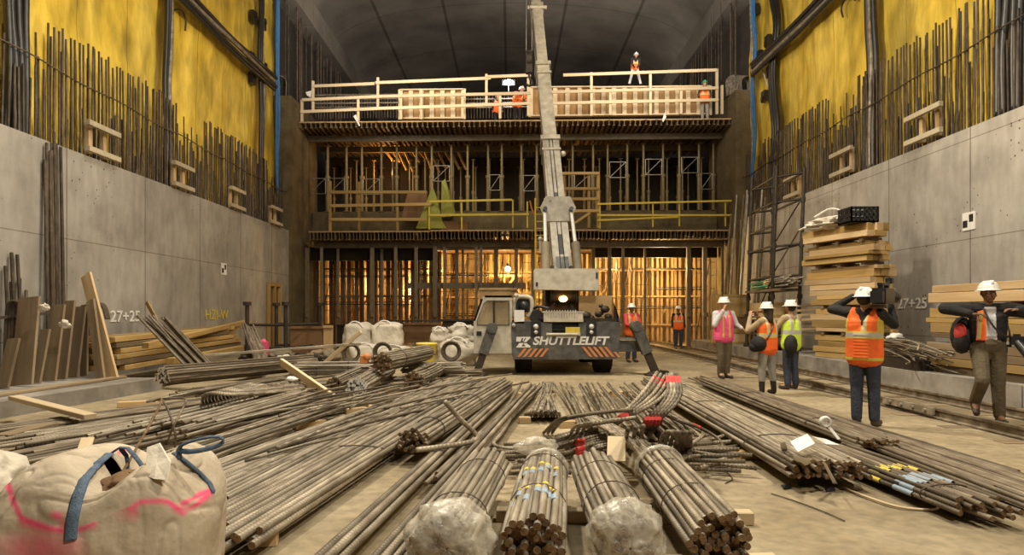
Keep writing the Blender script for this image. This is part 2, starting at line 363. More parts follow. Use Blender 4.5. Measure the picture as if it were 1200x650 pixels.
# vault: springs at z 16 and closes over the cavern
m = MB()
def vault(a, b):
    t = math.pi*(1-a); x = 10.35*math.cos(t)+.15; s_ = math.sin(t)
    return V((x, -3+67*b, 16.2+3.0*s_**.8))
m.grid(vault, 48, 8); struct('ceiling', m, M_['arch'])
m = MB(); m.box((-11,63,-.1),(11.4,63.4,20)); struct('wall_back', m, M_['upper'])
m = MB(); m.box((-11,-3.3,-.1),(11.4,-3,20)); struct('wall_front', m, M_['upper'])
# dark longitudinal ledges under the vault
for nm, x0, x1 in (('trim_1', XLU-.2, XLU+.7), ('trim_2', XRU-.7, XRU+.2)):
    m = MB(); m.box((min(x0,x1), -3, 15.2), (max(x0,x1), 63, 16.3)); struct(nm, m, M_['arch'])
# brown abutments either side of the formwork
def abut(name, x0, x1, ztop):
    m = MB(); m.box((min(x0,x1),27.3,-.1),(max(x0,x1),31,ztop)); return struct(name, m, M_['shot'])
abut('wall_left', -10.3, -9.35, 10.75); abut('wall_right', 9.62, 10.65, 11.0)
# inner end of the lit working area
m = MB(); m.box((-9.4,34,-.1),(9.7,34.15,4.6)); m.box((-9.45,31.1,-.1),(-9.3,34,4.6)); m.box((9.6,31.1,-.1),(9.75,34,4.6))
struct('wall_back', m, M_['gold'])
m = MB(); m.box((-9.4,31.6,4.62),(9.7,40,4.7)); struct('ceiling', m, M_['plyd'])
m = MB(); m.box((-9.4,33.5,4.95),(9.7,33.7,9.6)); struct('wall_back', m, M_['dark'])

m = MB(); m.box((-9.3,30.95,4.95),(9.6,33.5,5.63)); struct('floor', m, M_['shot'])
# kerbs along both walls
def kerb(name, segs, z, sgn):
    m = MB()
    for (xa, y0, xb, y1) in segs:
        out = XL if sgn < 0 else XR
        vs = [(xa,y0,0),(xb,y1,0),(out,y1,0),(out,y0,0)]
        vs += [(a, b, z) for a, b, _ in vs]
        m._add(vs, [(0,1,2,3),(4,7,6,5),(0,4,5,1),(1,5,6,2),(2,6,7,3),(3,7,4,0)])
    return struct(name, m, M_['conc2'])
kerb('trim_3', [(-7.5,2,-7.2,9.0),(-7.2,9.0,-6.75,12.4)], .24, -1)
kerb('trim_4', [(8.0,2,7.85,9.8),(7.85,9.83,7.62,14.0),(7.62,14.03,7.55,20),(7.55,20.03,7.5,26.5)], .38, 1)

# starter bars rising from both wall tops
def dowels(x_in, x_out, zt, yA, yB, side, zmid):
    cache = {}; rest = MB(); cnt = [0]
    def bar(y, x, z0, z1, r, lean=0):
        k = (round(z1-z0, 1), r)
        cnt[0] += 1
        if lean == 9:
            rest.cyl((x,y,z0),(x+u(-.03,.03),y+u(-.04,.04),z0+k[0]), r, n=6); return
        if k not in cache:
            mb = MB(); mb.cyl((0,0,0),(0,0,k[0]), r, n=6); cache[k] = mb.mesh('starter_bar', M_['dowel'])
        o = put('starter_bar', cache[k], Matrix.Translation((x, y, z0)) @ Matrix.Rotation(u(-.018,.018)+lean, 4, 'X') @ Matrix.Rotation(u(-.012,.012), 4, 'Y'))
        tag(o, f'dark upright starter bar in the top of the {side} concrete wall', 'rebar', f'starter bars on the {side} wall')
    y = yA; n = 0; zb = ZL if side == 'left' else ZR
    while y < yB and n < 122:
        ph = math.sin(y*1.9)+math.sin(y*.83+1)
        tall = ph > -.75
        bar(y+u(-.03,.03), x_in, zb-.02, zt+u(-.08,.08) if tall else zt-u(.7,1.4), .023 if y < 17 else .026)
        bar(y+u(.02,.1), x_out, zb-.02, zt-(u(.9,2.0) if n % 3 else u(.1,.5)), .021, 0 if n < 25 else 9)
        n += 1; y += .135 if y < 20 else .16
    solo('starter_bars', rest, M_['dowel'], f'farther second row of dark starter bars in the top of the {side} concrete wall', 'rebar', kind='stuff')
    mb = MB(); pts = []; y = yA-.5
    for zz in (zmid,):
        mb.tube([(x_in+(.05 if side=='left' else -.05), yy, zz+.03*math.sin(yy*2.1)) for yy in [yA-.5+i*(yB-yA+.5)/40 for i in range(41)]], .018, 6)
    solo('tie_bar', mb, M_['dowel'], f'long horizontal bar tied across the starter bars above the {side} wall', 'rebar')
dowels(XL-.12, XL-.36, 7.5, 9.5, 27.2, 'left', 6.6)
dowels(XR+.12, XR+.36, 8.2, 9.5, 27.2, 'right', 7.2)

# hoses and pipes clipped along the yellow membrane
def hoses(name, label, pts, n, r, mt, spread, group=None):
    t = thing(name, label, 'hose', pts[0])
    for k in range(n):
        off = V((0, (k-(n-1)/2)*spread, 0)) if abs((V(pts[-1])-V(pts[0])).normalized().z) > .5 else V((0,0,(k-(n-1)/2)*spread))
        ps = chaikin([V(p)+off+V((u(-.04,.04),u(-.03,.03),u(-.03,.03))) for p in pts], 2)
        mb = MB(); mb.tube(ps, r, 7); part('hose', mb, mt if not isinstance(mt, list) else mt[k % len(mt)], t)
    return t
hx = XLU+.42
def col(x, Y, z0, z1, wob=.12): return [V((x, Y+wob*math.sin(i*2.2), z0+(z1-z0)*i/7)) for i in range(8)]
hoses('hose_bundle', 'thick bundle of black hoses, nearest of those on the left yellow membrane', col(hx, 12.55, 5.0, 14, .05), 4, .075, M_['hose'], .17)
hoses('hose_bundle', 'black hoses dropping vertically down the middle of the left yellow membrane', col(hx, 18.1, 5.0, 14.5, .12), 3, .07, [M_['hose'], M_['hose'], M_['rodg']], .13)
hoses('hose_bundle', 'black hoses dropping down the far end of the left yellow membrane', col(hx, 24.9, 5.0, 14.5, .1), 3, .07, [M_['hose'], M_['hose'], M_['rodg']], .15)
hoses('blue_pipe', 'blue pipe running down the far edge of the left yellow membrane', col(hx, 26.6, 5.2, 14.5, .05), 2, .06, M_['blue'], .13)
hoses('hose_bundle', 'long horizontal run of black hoses crossing the left yellow membrane', [V((hx+.15, y, 10.72+.04*math.sin(y*.8))) for y in range(6, 28, 2)], 4, .075, [M_['hose'], M_['hose'], M_['rodg'], M_['hose']], .15)
hx = XRU-.42
hoses('hose_bundle', 'thick bundle of black hoses, nearest of those on the right yellow membrane', col(hx, 12.7, 5.5, 14.5, .05), 5, .075, M_['hose'], .19)
hoses('hose_bundle', 'black hoses dropping vertically down the middle of the right yellow membrane', col(hx, 17.7, 5.5, 15, .1), 3, .08, [M_['hose'], M_['rodg'], M_['hose']], .16)
hoses('hose_bundle', 'black hoses dropping down the far part of the right yellow membrane', col(hx, 24.2, 5.5, 15, .3), 3, .08, M_['hose'], .17)
hoses('blue_pipe', 'wavy blue pipe running down the far edge of the right yellow membrane', col(hx, 26.3, 5.8, 15, .22), 3, .055, [M_['blue'], M_['blue'], M_['rodg']], .14)
hoses('hose_bundle', 'long horizontal run of black hoses crossing the right yellow membrane', [V((hx-.15, y, 11.3+.05*math.sin(y*.8))) for y in range(6, 28, 2)], 4, .08, [M_['hose'], M_['rodg'], M_['hose'], M_['hose']], .15)
# small junction boxes by the right hoses
for k, (px, py) in enumerate(((886,12),(890,66),(900,48),(902,84),(896,113))):
    c = WX(px, py, XRU-.3); t = MB(); t.cbox(c, (.16,.34,.42)); t.cbox(c-V((.1,0,.1)), (.06,.16,.18))
    solo('junction_box', t, M_['hose'], 'small black clip box on the right yellow membrane near far hoses', 'box', 'clip boxes on the right membrane')
for k, (px, py) in enumerate(((297,20),(294,68),(296,92),(308,28),(309,80))):
    c = WX(px, py, XLU+.3); t = MB(); t.cbox(c, (.16,.34,.42)); t.cbox(c+V((.1,0,.1)), (.06,.16,.18))
    solo('junction_box', t, M_['hose'], 'small black clip box on the left yellow membrane near far hoses', 'box', 'clip boxes on the left membrane')
for lab, pts in (('thin black cable loop hanging on the left membrane under the hoses', ((203,12),(212,10),(218,22),(217,36))),
                 ('thin black cable loop hanging at the top of the right membrane', ((1002,0),(991,-4),(985,10),(988,20))),
                 ('white cable loop hanging from the far right hoses', ((893,80),(898,96),(904,108),(910,110)))):
    X = XLU+.3 if pts[0][0] < 600 else XRU-.3
    t = MB(); t.tube(chaikin([WX(a, b, X) for a, b in pts]), .025, 6); solo('cable', t, M_['white'] if 'white' in lab else M_['hose'], lab, 'cable')

# timber brackets on the wall tops
def bracket(px, py, X, w, side, lab):
    c = WX(px, py, X); t = thing('timber_bracket', lab, 'bracket', (X, c.y, ZL if side < 0 else ZR))
    for dz in (.29, -.29): plank('rail', (X-side*.12, c.y-w/2, c.z+dz), (X-side*.12, c.y+w/2, c.z+dz), .10, .12, M_['bracket'], t)
    for dy in (-.25, .2): plank('block', (X+side*.05, c.y+dy*w, c.z-.36), (X+side*.05, c.y+dy*w, c.z+.36), .10, .13, M_['wood'], t)
for a, lab in (((116,166,XL-.02,1.15,-1), 'pale timber bracket on the left wall top, nearest of four'), ((211,207,XL-.02,1.1,-1), 'pale timber bracket on the left wall top by the middle hoses'),
               ((275,233,XL-.02,1.1,-1), 'pale timber bracket on the left wall top before the far hoses'), ((321,253,XL-.02,1.1,-1), 'pale timber bracket on the left wall top at its far end'),
               ((1087,146,XR+.02,1.3,1), 'pale timber bracket on the right wall top, nearest of three'), ((990,190,XR+.02,1.2,1), 'pale timber bracket on the right wall top by the middle hoses'),
               ((931,219,XR+.02,1.1,1), 'pale timber bracket on the right wall top behind the dark scaffold tower')): bracket(*a, lab)

# survey targets and painted marks
def on_wall(X, pc, txt, size, mt, name, lab, cat):
    c = bpy.data.curves.new(name, 'FONT'); c.body = txt; c.size = size; c.align_x = 'CENTER'; c.align_y = 'CENTER'; c.extrude = .004; c.offset = size*.015
    tmp = bpy.data.objects.new('tmp', c); COL.objects.link(tmp); dg = bpy.context.evaluated_depsgraph_get(); dg.update()
    me = bpy.data.meshes.new_from_object(tmp.evaluated_get(dg)); bpy.data.objects.remove(tmp); me.materials.clear(); me.materials.append(M_[mt])
    s_ = 1 if X < 0 else -1
    for v in me.vertices: v.co.x *= 1.25
    Rm = Matrix(((0,0,s_,pc.x+s_*.012),(s_,0,0,pc.y),(0,1,0,pc.z),(0,0,0,1)))
    return tag(put(name, me, Rm), lab, cat)
def txt_on(M, txt, size, mt, name, parent=None, shear=0, bold=.02, ext=.004):
    c = bpy.data.curves.new(name, 'FONT'); c.body = txt; c.size = size; c.align_x = 'CENTER'; c.align_y = 'CENTER'; c.extrude = ext; c.offset = size*bold; c.shear = shear
    tmp = bpy.data.objects.new('tmp', c); COL.objects.link(tmp); dg = bpy.context.evaluated_depsgraph_get(); dg.update()
    me = bpy.data.meshes.new_from_object(tmp.evaluated_get(dg)); bpy.data.objects.remove(tmp); me.materials.clear(); me.materials.append(M_[mt])
    return put(name, me, M, parent)
on_wall(XL, WX(147,371,XL), '27+25', .38, 'white', 'painted_mark', 'white painted station number 27+25 on the left concrete wall', 'marking')
on_wall(XR, WX(1069,356,XR), '27+25', .36, 'white', 'painted_mark', 'white painted station number 27+25 on the right concrete wall', 'marking')
on_wall(XL, WX(254,369,XL), 'HZI-W', .44, 'yellp', 'painted_mark', 'yellow painted letters on the left concrete wall above the timber pile', 'marking')
for px, py, X, lab in ((262,315,XL,'small white survey target square on the left wall above the yellow letters'), (342,330,XL,'small white survey target square at the far end of the left wall'),
                       (1136,259,XR,'small white survey target square high on the right wall'), (891,366,XR-.02,'small pale survey target low on the far right wall')):
    c = WX(px, py, X); s_ = 1 if X < 0 else -1; t = thing('survey_target', lab, 'target', c)
    a = MB(); a.box((c.x-.02*s_ if s_ > 0 else c.x-.02, c.y-.19, c.z-.19), (c.x+.02 if s_ > 0 else c.x+.02, c.y+.19, c.z+.19)); part('plate', a, M_['white'], t)
    a = MB(); a.box((c.x+s_*.02-.005, c.y-.1*s_-.07, c.z-.13), (c.x+s_*.02+.005, c.y-.1*s_+.07, c.z+.02)); a.box((c.x+s_*.02-.005, c.y+.08*s_-.06, c.z-.02), (c.x+s_*.02+.005, c.y+.08*s_+.06, c.z+.14)); part('mark', a, M_['cam'], t)

# ================================================================ FORMWORK FACADE (right end a little nearer)
def FY(x, d=0): return 28.25-.028*x+d            # depth of the face at x
def FP(px, py, d=0):
    Y = 28.0
    for _ in range(4): Y = FY((px-CX)*Y/F, d)
    return P(px, py, Y)
ZU, ZD = 9.93, 5.08                               # deck tops
def deck(lab, x0, x1, ztop, dfront, dback, nj, beamz=.42, pitchlab=None):
    jh = .23 if ztop > 8 else .34
    t = thing('scaffold_deck', lab, 'scaffold', (0, FY(0,dfront), ztop))
    m = MB(); m._add([(x0,FY(x0,dfront),ztop-.05),(x1,FY(x1,dfront),ztop-.05),(x1,FY(x1,dback),ztop-.05),(x0,FY(x0,dback),ztop-.05),
                      (x0,FY(x0,dfront),ztop),(x1,FY(x1,dfront),ztop),(x1,FY(x1,dback),ztop),(x0,FY(x0,dback),ztop)],
                     [(0,3,2,1),(4,5,6,7),(0,1,5,4),(1,2,6,5),(2,3,7,6),(3,0,4,7)]); part('decking', m, M_['ply'], t)
    jm = MB(); L = dback-dfront
    jm.box((0,-.045,-.03),(L,.045,0)); jm.box((0,-.014,-jh+.03),(L,.014,-.03)); jm.box((0,-.05,-jh),(L,.05,-jh+.03))
    me = jm.mesh('joist', M_['joist'])
    for i in range(nj):
        x = x0+.08+(x1-x0-.16)*i/(nj-1)+u(-.02,.02); e = u(-.12,.05)
        put('joist', me, Matrix.Translation((x, FY(x,dfront)+e, ztop-.055)) @ Matrix.Rotation(math.pi/2+u(-.02,.02), 4, 'Z'), t)
    for d in ((dfront+1.3, dfront+3.3) if dback-dfront > 4 else (dfront+.9, dfront+2.3)):
        b = MB(); b.beam((x0,FY(x0,d),ztop-jh-.19),(x1,FY(x1,d),ztop-jh-.19), .16, .26); part('beam', b, M_['joistg'], t)
    return t
deck('upper scaffold deck of close-set brown joists carrying the timber formwork', -9.37, 9.6, ZU, -.2, 5.2, 84)
deck('left half of the lower scaffold deck with close-set joist ends', -8.9, -3.5, ZD, -.3, 2.6, 34)
deck('right half of the lower scaffold deck with close-set joist ends', 3.9, 9.5, ZD, -.3, 2.6, 34)
deck('central lower scaffold deck over the lit portal', -3.48, 3.88, ZD, -.55, 3.0, 44)
# parapet at the back of the lower deck
m = MB(); m._add([(-9.3,FY(-9.3,1.6),ZD),(9.55,FY(9.55,1.6),ZD),(9.55,FY(9.55,1.75),ZD),(-9.3,FY(-9.3,1.75),ZD),(-9.3,FY(-9.3,1.6),ZD+1.15),(9.55,FY(9.55,1.6),ZD+1.15),(9.55,FY(9.55,1.75),ZD+1.15),(-9.3,FY(-9.3,1.75),ZD+1.15)],
                 [(0,3,2,1),(4,5,6,7),(0,1,5,4),(1,2,6,5),(2,3,7,6),(3,0,4,7)])
solo('upstand_form', m, M_['shot'], 'low olive brown upstand running along the back of the lower deck', 'formwork')
# shoring posts of the upper tier
pm = MB(); HP = ZU-.58-(ZD+1.15)
pm.cyl((0,0,0),(0,0,HP*.52), .085, n=10); pm.cyl((0,0,HP*.52),(0,0,HP), .055, n=8); pm.cyl((0,0,HP*.5),(0,0,HP*.54), .12, n=10); pm.box((-.14,-.14,HP-.02),(.14,.14,HP)); pm.box((-.14,-.14,0),(.14,.14,.02))
pme = pm.mesh('shoring_post', M_['shore'])
PXU = [361,384,406,424,447,465,488,506,529,548,572,588,611,629,671,695,712,735,754,777,796,819,836]
pos = []
for px in PXU:
    p = FP(px, 200, 1.68); p = V((p.x, FY(p.x, 1.68), ZD+1.15)); pos.append(p)
    tag(put('shoring_post', pme, Matrix.Translation(p)), 'olive telescopic shoring post standing between the lower deck and the upper deck', 'post', 'shoring posts of the upper tier')
for row, off in ((1, 3.0), (2, 4.6)):
    for i in range(24):
        x = -9+18.2*i/23+u(-.15,.15)
        tag(put('shoring_post', pme, Matrix.Translation((x, FY(x, off), ZD+.55)) @ Matrix.Diagonal((.7,.7,1.07,1))), f'olive shoring post in the dark {"second" if row==1 else "third"} row behind the front posts', 'post', f'shoring posts in the {"second" if row==1 else "third"} row')
def brace(i, j, zc, hh, lab):
    a, b = pos[i], pos[j]; t = thing('cross_brace', lab, 'brace', (a.x, a.y, zc-hh)); dy = V((0,-.09,0))
    p = [V((a.x+.08,a.y,zc-hh)), V((b.x-.08,b.y,zc-hh)), V((b.x-.08,b.y,zc+hh)), V((a.x+.08,a.y,zc+hh))]
    for q, r_ in ((0,1),(1,2),(2,3),(3,0)): mb = MB(); mb.cyl(p[q]+dy, p[r_]+dy, .022, n=6); part('frame_tube', mb, M_['steelg'], t)
    mb = MB(); mb.cyl(p[0]+dy, p[2]+dy, .018, n=6); part('diagonal', mb, M_['steelg'], t)
for i, j, py in ((0,1,217),(1,2,217),(3,4,218),(7,8,203),(10,11,214),(12,13,215),(14,15,212),(16,17,200),(18,19,197),(20,21,195),(21,22,214)):
    brace(i, j, P(0, py, 29.9).z, .36, f'galvanised brace frame between shoring posts {"left of" if i<13 else "right of"} the crane boom')
bpy.context.view_layer.update()
# give the braces group names (alike and countable)
for o in list(COL.objects):
    if o.name.startswith('cross_brace'): o['group'] = 'brace frames ' + ('left of the boom' if 'left of' in o['label'] else 'right of the boom')

# clutter seen between the posts: slanting struts lit from inside
for k in range(12):
    x = -6.3+k*.33; a = V((x, FY(x,3.4), ZU-.26)); b = a+V((.45,.3,-u(.45,1.2)))
    plank('strut', a, b, .07, .1, M_['woody'], None, label='short slanting timber strut catching the light under the upper deck at left', cat='timber', group='lit struts under the upper deck')

# guardrails
def guard(lab, posts, rails, mt='woodp', d=-.05, w=.11, tb=.05):
    p0 = FP(posts[0][0], posts[0][2], d); t = thing('guardrail', lab, 'railing', p0)
    for px, y0, y1 in posts: plank('post', FP(px, y1, d), FP(px, y0, d), w, w, M_[mt], t)
    for xa, ya, xb, yb in rails: plank('rail', FP(xa, ya, d-.08), FP(xb, yb, d-.08), tb, w+.02, M_[mt], t)
    return t
guard('timber guardrail along the left end of the upper deck', [(354,117,143),(367,95,130),(420,113,142),(443,91,128)], [(367,101,439,98),(354,117,448,113),(352,131,448,127)])
guard('timber guardrail along the upper deck left of the crane boom', [(470,112,140),(494,105,140),(542,112,139),(570,87,125),(586,111,139),(619,92,136)], [(440,97,575,91.5),(570,90,622,88),(448,113,622,109),(448,127,622,121)])
guard('timber guardrail along the upper deck right of the crane boom', [(693,85,136),(715,105,135),(762,87,135),(798,103,134),(840,81,134),(846,100,134)], [(660,88,840,82),(640,108,842,103),(648,121,842,117)])
guard('timber guardrail along the left part of the lower deck', [(387,212,271),(421,213,270),(466,238,270)], [(387,225,500,225),(387,241,505,239),(387,257,500,257)], 'woody')
guard('timber and yellow pipe guardrail along the middle of the lower deck', [(503,236,269),(541,236,269),(601,234,267),(618,236,267)], [(503,236,600,234),(503,252,620,251)], 'yellp', w=.07)
guard('thin yellow pipe guardrail along the right part of the lower deck', [(703,239,268),(765,238,266),(796,239,265),(850,235,265)], [(700,239,862,235),(700,252,866,252),(700,258,796,254)], 'yellp', w=.06)

# stud formwork panels standing on the upper deck
def formpanel(lab, x0, x1, y0, y1, d, ns, rows, mt='formply'):
    a = FP(x0, y1, d); b = FP(x1, y1, d); zt = FP(x0, y0, d).z; t = thing('formwork_panel', lab, 'formwork', ((a.x+b.x)/2, a.y, a.z))
    m = MB(); m.beam((a.x,a.y+.2,(a.z+zt)/2),(b.x,b.y+.2,(a.z+zt)/2), .03, zt-a.z); part('plywood_face', m, M_[mt], t)
    hm = (a.z+zt)/2
    for i in range(ns):
        f = i/(ns-1); p = a.lerp(b, f); plank('stud', (p.x,p.y+.08,a.z), (p.x,p.y+.08,zt), .2, .07, M_['woodp'], t)
    for r_ in range(rows):
        z = a.z+.04+(zt-a.z-.08)*r_/(rows-1); plank('plate', (a.x,a.y+.07,z), (b.x,b.y+.07,z), .2, .06, M_['woodp'], t)
formpanel('short timber stud formwork crate standing on the upper deck left of the boom', 469, 543, 104, 139.5, .35, 7, 2)
formpanel('plywood formwork stack directly beside the crane boom on the upper deck', 622, 694, 101, 136.5, .5, 6, 2)
formpanel('long timber stud formwork wall on the right half of the upper deck', 695, 832, 101, 135.5, .4, 12, 3)
for x0, x1, lab in ((370,468,'rebar mat standing behind the railing at the left end of the upper deck'), (545,620,'rebar mat behind the two workers on the upper deck')):
    a = FP(x0, 139, 1.2); b = FP(x1, 139, 1.2); t = thing('rebar_mat', lab, 'rebar', (a+b)/2)
    n = int((b.x-a.x)/.13)
    vm = MB(); vm.cyl((0,0,0),(0,0,1.15), .028, n=6); me = vm.mesh('upright_bar', M_['dowel'])
    for i in range(n): p = a.lerp(b, i/(n-1)); put('upright_bar', me, Matrix.Translation((p.x, p.y, a.z)), t)
    for k in range(4): mb = MB(); mb.cyl((a.x,a.y-.04,a.z+.5+k*.19),(b.x,b.y-.04,a.z+.5+k*.19), .035, n=6); part('cross_bar', mb, M_['rodg'], t)
# dense upright rebar beyond the abutments
for sx, lab in ((-1, 'left'), (1, 'right')):
    vm = MB(); vm.cyl((0,0,0),(0,0,5.2), .03, n=5); me = vm.mesh('wall_bar', M_['dowel'])
    for i in range(26):
        x = (-9.95 if sx < 0 else 10.1); y = 28+i*.36
        tag(put('wall_bar', me, Matrix.Translation((x+u(-.15,.35)*-sx*-1*0-sx*u(0,.4), y, (10.4 if sx<0 else 10.9)-u(0,.8)))), f'dark vertical rebar of the cage above the {lab} abutment', 'rebar', f'rebar cage above the {lab} abutment')
    t = MB()
    for k in range(14):
        x = sx*10+.15; y = 27.5+k*.06; t.tube(chaikin([(x-sx*.2-k*.03,y,10.8 if sx<0 else 11.05),(x-sx*.25-k*.03,y,11.6+.03*k),(x+sx*.3,y,11.7+.02*k),(x+sx*.35,y,10.8 if sx<0 else 11.05)]), .02, 5)
    solo('bent_bar_cage', t, M_['rodg'], f'grey hooped bars bent over the top of the {lab} abutment', 'rebar')

# lower deck clutter
def tent(lab, pts, d, mt='green'):
    ps = [FP(a, b, d) for a, b in pts]; t = MB(); c = sum(ps, V())/len(ps)
    front = [p+V((0,-.15,0)) for p in ps]; back = [p+V((0,.35,0)) for p in ps]; n = len(ps)
    t._add(front+back+[c+V((.1,-.4,.1))], [(i,(i+1)%n,2*n) for i in range(n)]+[(i,n+i,n+(i+1)%n,(i+1)%n) for i in range(n)]+[list(range(2*n-1,n-1,-1))])
    solo('tarpaulin', t, M_[mt], lab, 'tarp')
tent('olive green tarpaulin draped in a pointed heap on the lower deck', [(488,268),(495,250),(507,219),(512,232),(519,262),(524,268)], .4)
tent('second olive green tarpaulin hanging from a tall point beside the first', [(517,255),(518,214),(522,210),(527,225),(534,250),(530,254)], .6)
a = FP(470,256,.8); m = MB(); m.prism([(a.x,a.z),(a.x+1.1,a.z-.05),(a.x+1.2,a.z+1.25),(a.x+.3,a.z+1.2)], a.y, a.y+.06); solo('plywood_sheet', m, M_['plyd'], 'brown plywood sheet propped beside the green tarpaulins', 'plywood')
a = FP(517,268,.3); m = MB(); m.box((a.x,a.y,ZD),(a.x+1.2,a.y+.5,ZD+.5)); solo('crate', m, M_['plyd'], 'reddish brown crate on the lower deck behind the yellow railing', 'crate')
t = thing('timber_stair', 'tall open timber frame with rungs standing on the lower deck right of the boom', 'frame', FP(681,267,.1))
for px in (660, 690, 701): plank('post', FP(px,267,.1), FP(px,202,.1), .12, .14, M_['woody'], t)
for py in (203,221,233,247): plank('rung', FP(658,py,0), FP(702,py,0), .08, .12, M_['woody'], t)
plank('diagonal', FP(672,262,0), FP(692,249,0), .06, .1, M_['woody'], t)
t = thing('ladder', 'tall yellow ladder standing behind the crane up to the lower deck', 'ladder', (1.27,27.2,0))
for dx in (-.2,.2):
    m = MB(); m.cyl((1.27+dx,27.1,0),(1.27+dx,27.45,6.4), .035, n=8); part('stile', m, M_['yellp'], t)
m = MB(); m.cyl((-.2,0,0),(.2,0,0), .02, n=6); me = m.mesh('rung', M_['yellp'])
for k in range(20): put('rung', me, Matrix.Translation((1.27, 27.12+.0168*k, .3+.3*k)), t)
m = MB(); m.tube(chaikin([FP(621,235,-.6),FP(623,245,-.6),FP(628,255,-.6),FP(629,290,-.6)]), .035, 7); solo('handrail', m, M_['orange'], 'orange curved handrail at the head of the yellow ladder', 'handrail')

# ---- lower tier: lit interior
def studrow(lab, x0, x1, y, n, z1, mt, w=.09, grp=None, ya=None):
    t = thing('stud_wall', lab, 'stud wall', ((x0+x1)/2, y, 0))
    m = MB(); m.box((0,-.05,-w/2),(z1,.05,w/2)); me = m.mesh('stud', M_[mt])
    for i in range(n):
        f = i/(n-1); x = x0+(x1-x0)*f+u(-.05,.05); yy = y+((ya or y)-y)*f
        put('stud', me, Matrix.Translation((x,yy,.02)) @ Matrix.Rotation(u(-.008,.008), 4, 'Y') @ Matrix(((0,0,1,0),(0,1,0,0),(1,0,0,0),(0,0,0,1))), t)
    for z in (.9, 2.3, 3.6):
        mb = MB(); mb.beam((x0,y-.1,z),(x1,(ya or y)-.1,z), .05, .08); part('rail', mb, M_[mt], t)
studrow('row of broad dark boards with lamplight glinting between them, left of the portal', -9.0, -3.5, 31.0, 19, 4.45, 'plyd', .2)
studrow('row of lamplit timber studs left of the portal', -8.9, -3.4, 32.6, 24, 4.5, 'woody')
studrow('second row of timber studs deep behind the left side of the portal', -8.8, -3.2, 33.6, 18, 4.5, 'ply', .11)
studrow('lamplit timber stud wall right of the portal, running towards the tracks', 3.7, 9.3, 32.6, 26, 4.45, 'ply', .1, ya=31.4)
studrow('timber studs at the back of the lit portal', -3.2, 3.5, 33.4, 16, 4.5, 'woody', .1)
# dark steel shoring in front
def spost(px, top, w, lab, grp, d=.2):
    x = (px-CX)*28.4/F; y = FY(x, d); m = MB()
    m.box((x-w/2,y-w/2,0),(x+w/2,y+w/2,top)); m.box((x-w,y-w,0),(x+w,y+w,.03)); m.cyl((x,y-w*.6,1.3),(x,y-w*.6,1.5), w*.7, n=8)
    solo('steel_post', m, M_['joistg'], lab, 'post', grp)
for px, w in ((357,.14),(376,.11),(392,.1),(434,.16),(443,.12),(463,.13),(487,.13)): spost(px, 4.4, w, 'dark steel post under the left half of the lower deck', 'posts under the left deck', u(0,.9))
for px, w in ((510,.17),(521,.12),(534,.15),(541,.1),(558,.13),(564,.12),(581,.2),(605,.15),(625,.16)): spost(px, 4.4, w, 'dark steel post in the portal left of the crane boom', 'posts in the portal', u(0,.9))
for px, w in ((697,.15),(716,.14),(730,.11),(757,.1),(806,.17),(828,.18),(845,.1)): spost(px, 4.4, w, 'dark steel post under the right half of the lower deck', 'posts under the right deck', u(0,.9))
for lab, x0, x1, z, y, h in (('dark steel waler crossing the portal at mid height', -4.7, .7, 2.72, 29.1, .26), ('dark header beam under the left lower deck', -9.2, -3.5, 4.2, 29.5, .62),
                       ('dark header beam under the right lower deck', 3.9, 9.5, 4.25, 29.5, .45), ('thin header beam over the portal', -3.4, 3.8, 4.42, 28.8, .16)):
    m = MB(); m.beam((x0,y,z),(x1,y,z), .2, h); solo('header_beam', m, M_['joistg'] if 'portal' in lab else M_['dark'], lab, 'beam')
# scaffold frames between the posts
def sframe(px, z0, z1, w, y, lab, grp):
    x = (px-CX)*y/F; m = MB()
    for dx in (0, w): m.cyl((x+dx,y,z0),(x+dx,y,z1), .028, n=6)
    n = int((z1-z0)/.62); zz = u(0,.4)
    for k in range(n+1): m.cyl((x,y,z0+zz+k*.62),(x+w,y,z0+zz+k*.62), .013, n=5)
    m.cyl((x,y,z0+.2),(x+w,y,z1-.2), .02, n=6)
    solo('scaffold_ladder', m, M_['joistg'] if R.random()<.5 else M_['steel'], lab, 'scaffold', grp)
for px, y in ((372,30.4),(405,30.6),(448,30),(475,31),(492,30.4),(515,30.4),(528,31.5),(548,30.2),(570,31),(612,30.4)):
    sframe(px, 0, 4.3, .8, y, 'narrow welded scaffold ladder frame behind the dark posts left of the boom', 'ladder frames left of the boom')
for px, y in ((700,31.2),(722,30.4),(745,31.4),(815,29.9),(832,30.2)):
    sframe(px, 0, 4.3, .7, y, 'narrow welded scaffold ladder frame behind the dark posts right of the boom', 'ladder frames right of the boom')
for i, (a, b) in enumerate(((-8.2,-6.1),(-5.9,-4.1),(-3.0,-1.6),(-1.1,.3),(3.9,5.4),(7.2,9))):
    m = MB(); m.beam((a,32.0,.9+.2*i%1),(b,32.0,3.4), .06, .1); solo('prop', m, M_['woody'], ['long diagonal prop at the far left of the lit interior','diagonal prop in the left lit interior','diagonal prop at the left of the portal','diagonal prop under the portal bulb','diagonal prop right of the crane','diagonal prop at the far right of the lit interior'][i], 'prop')
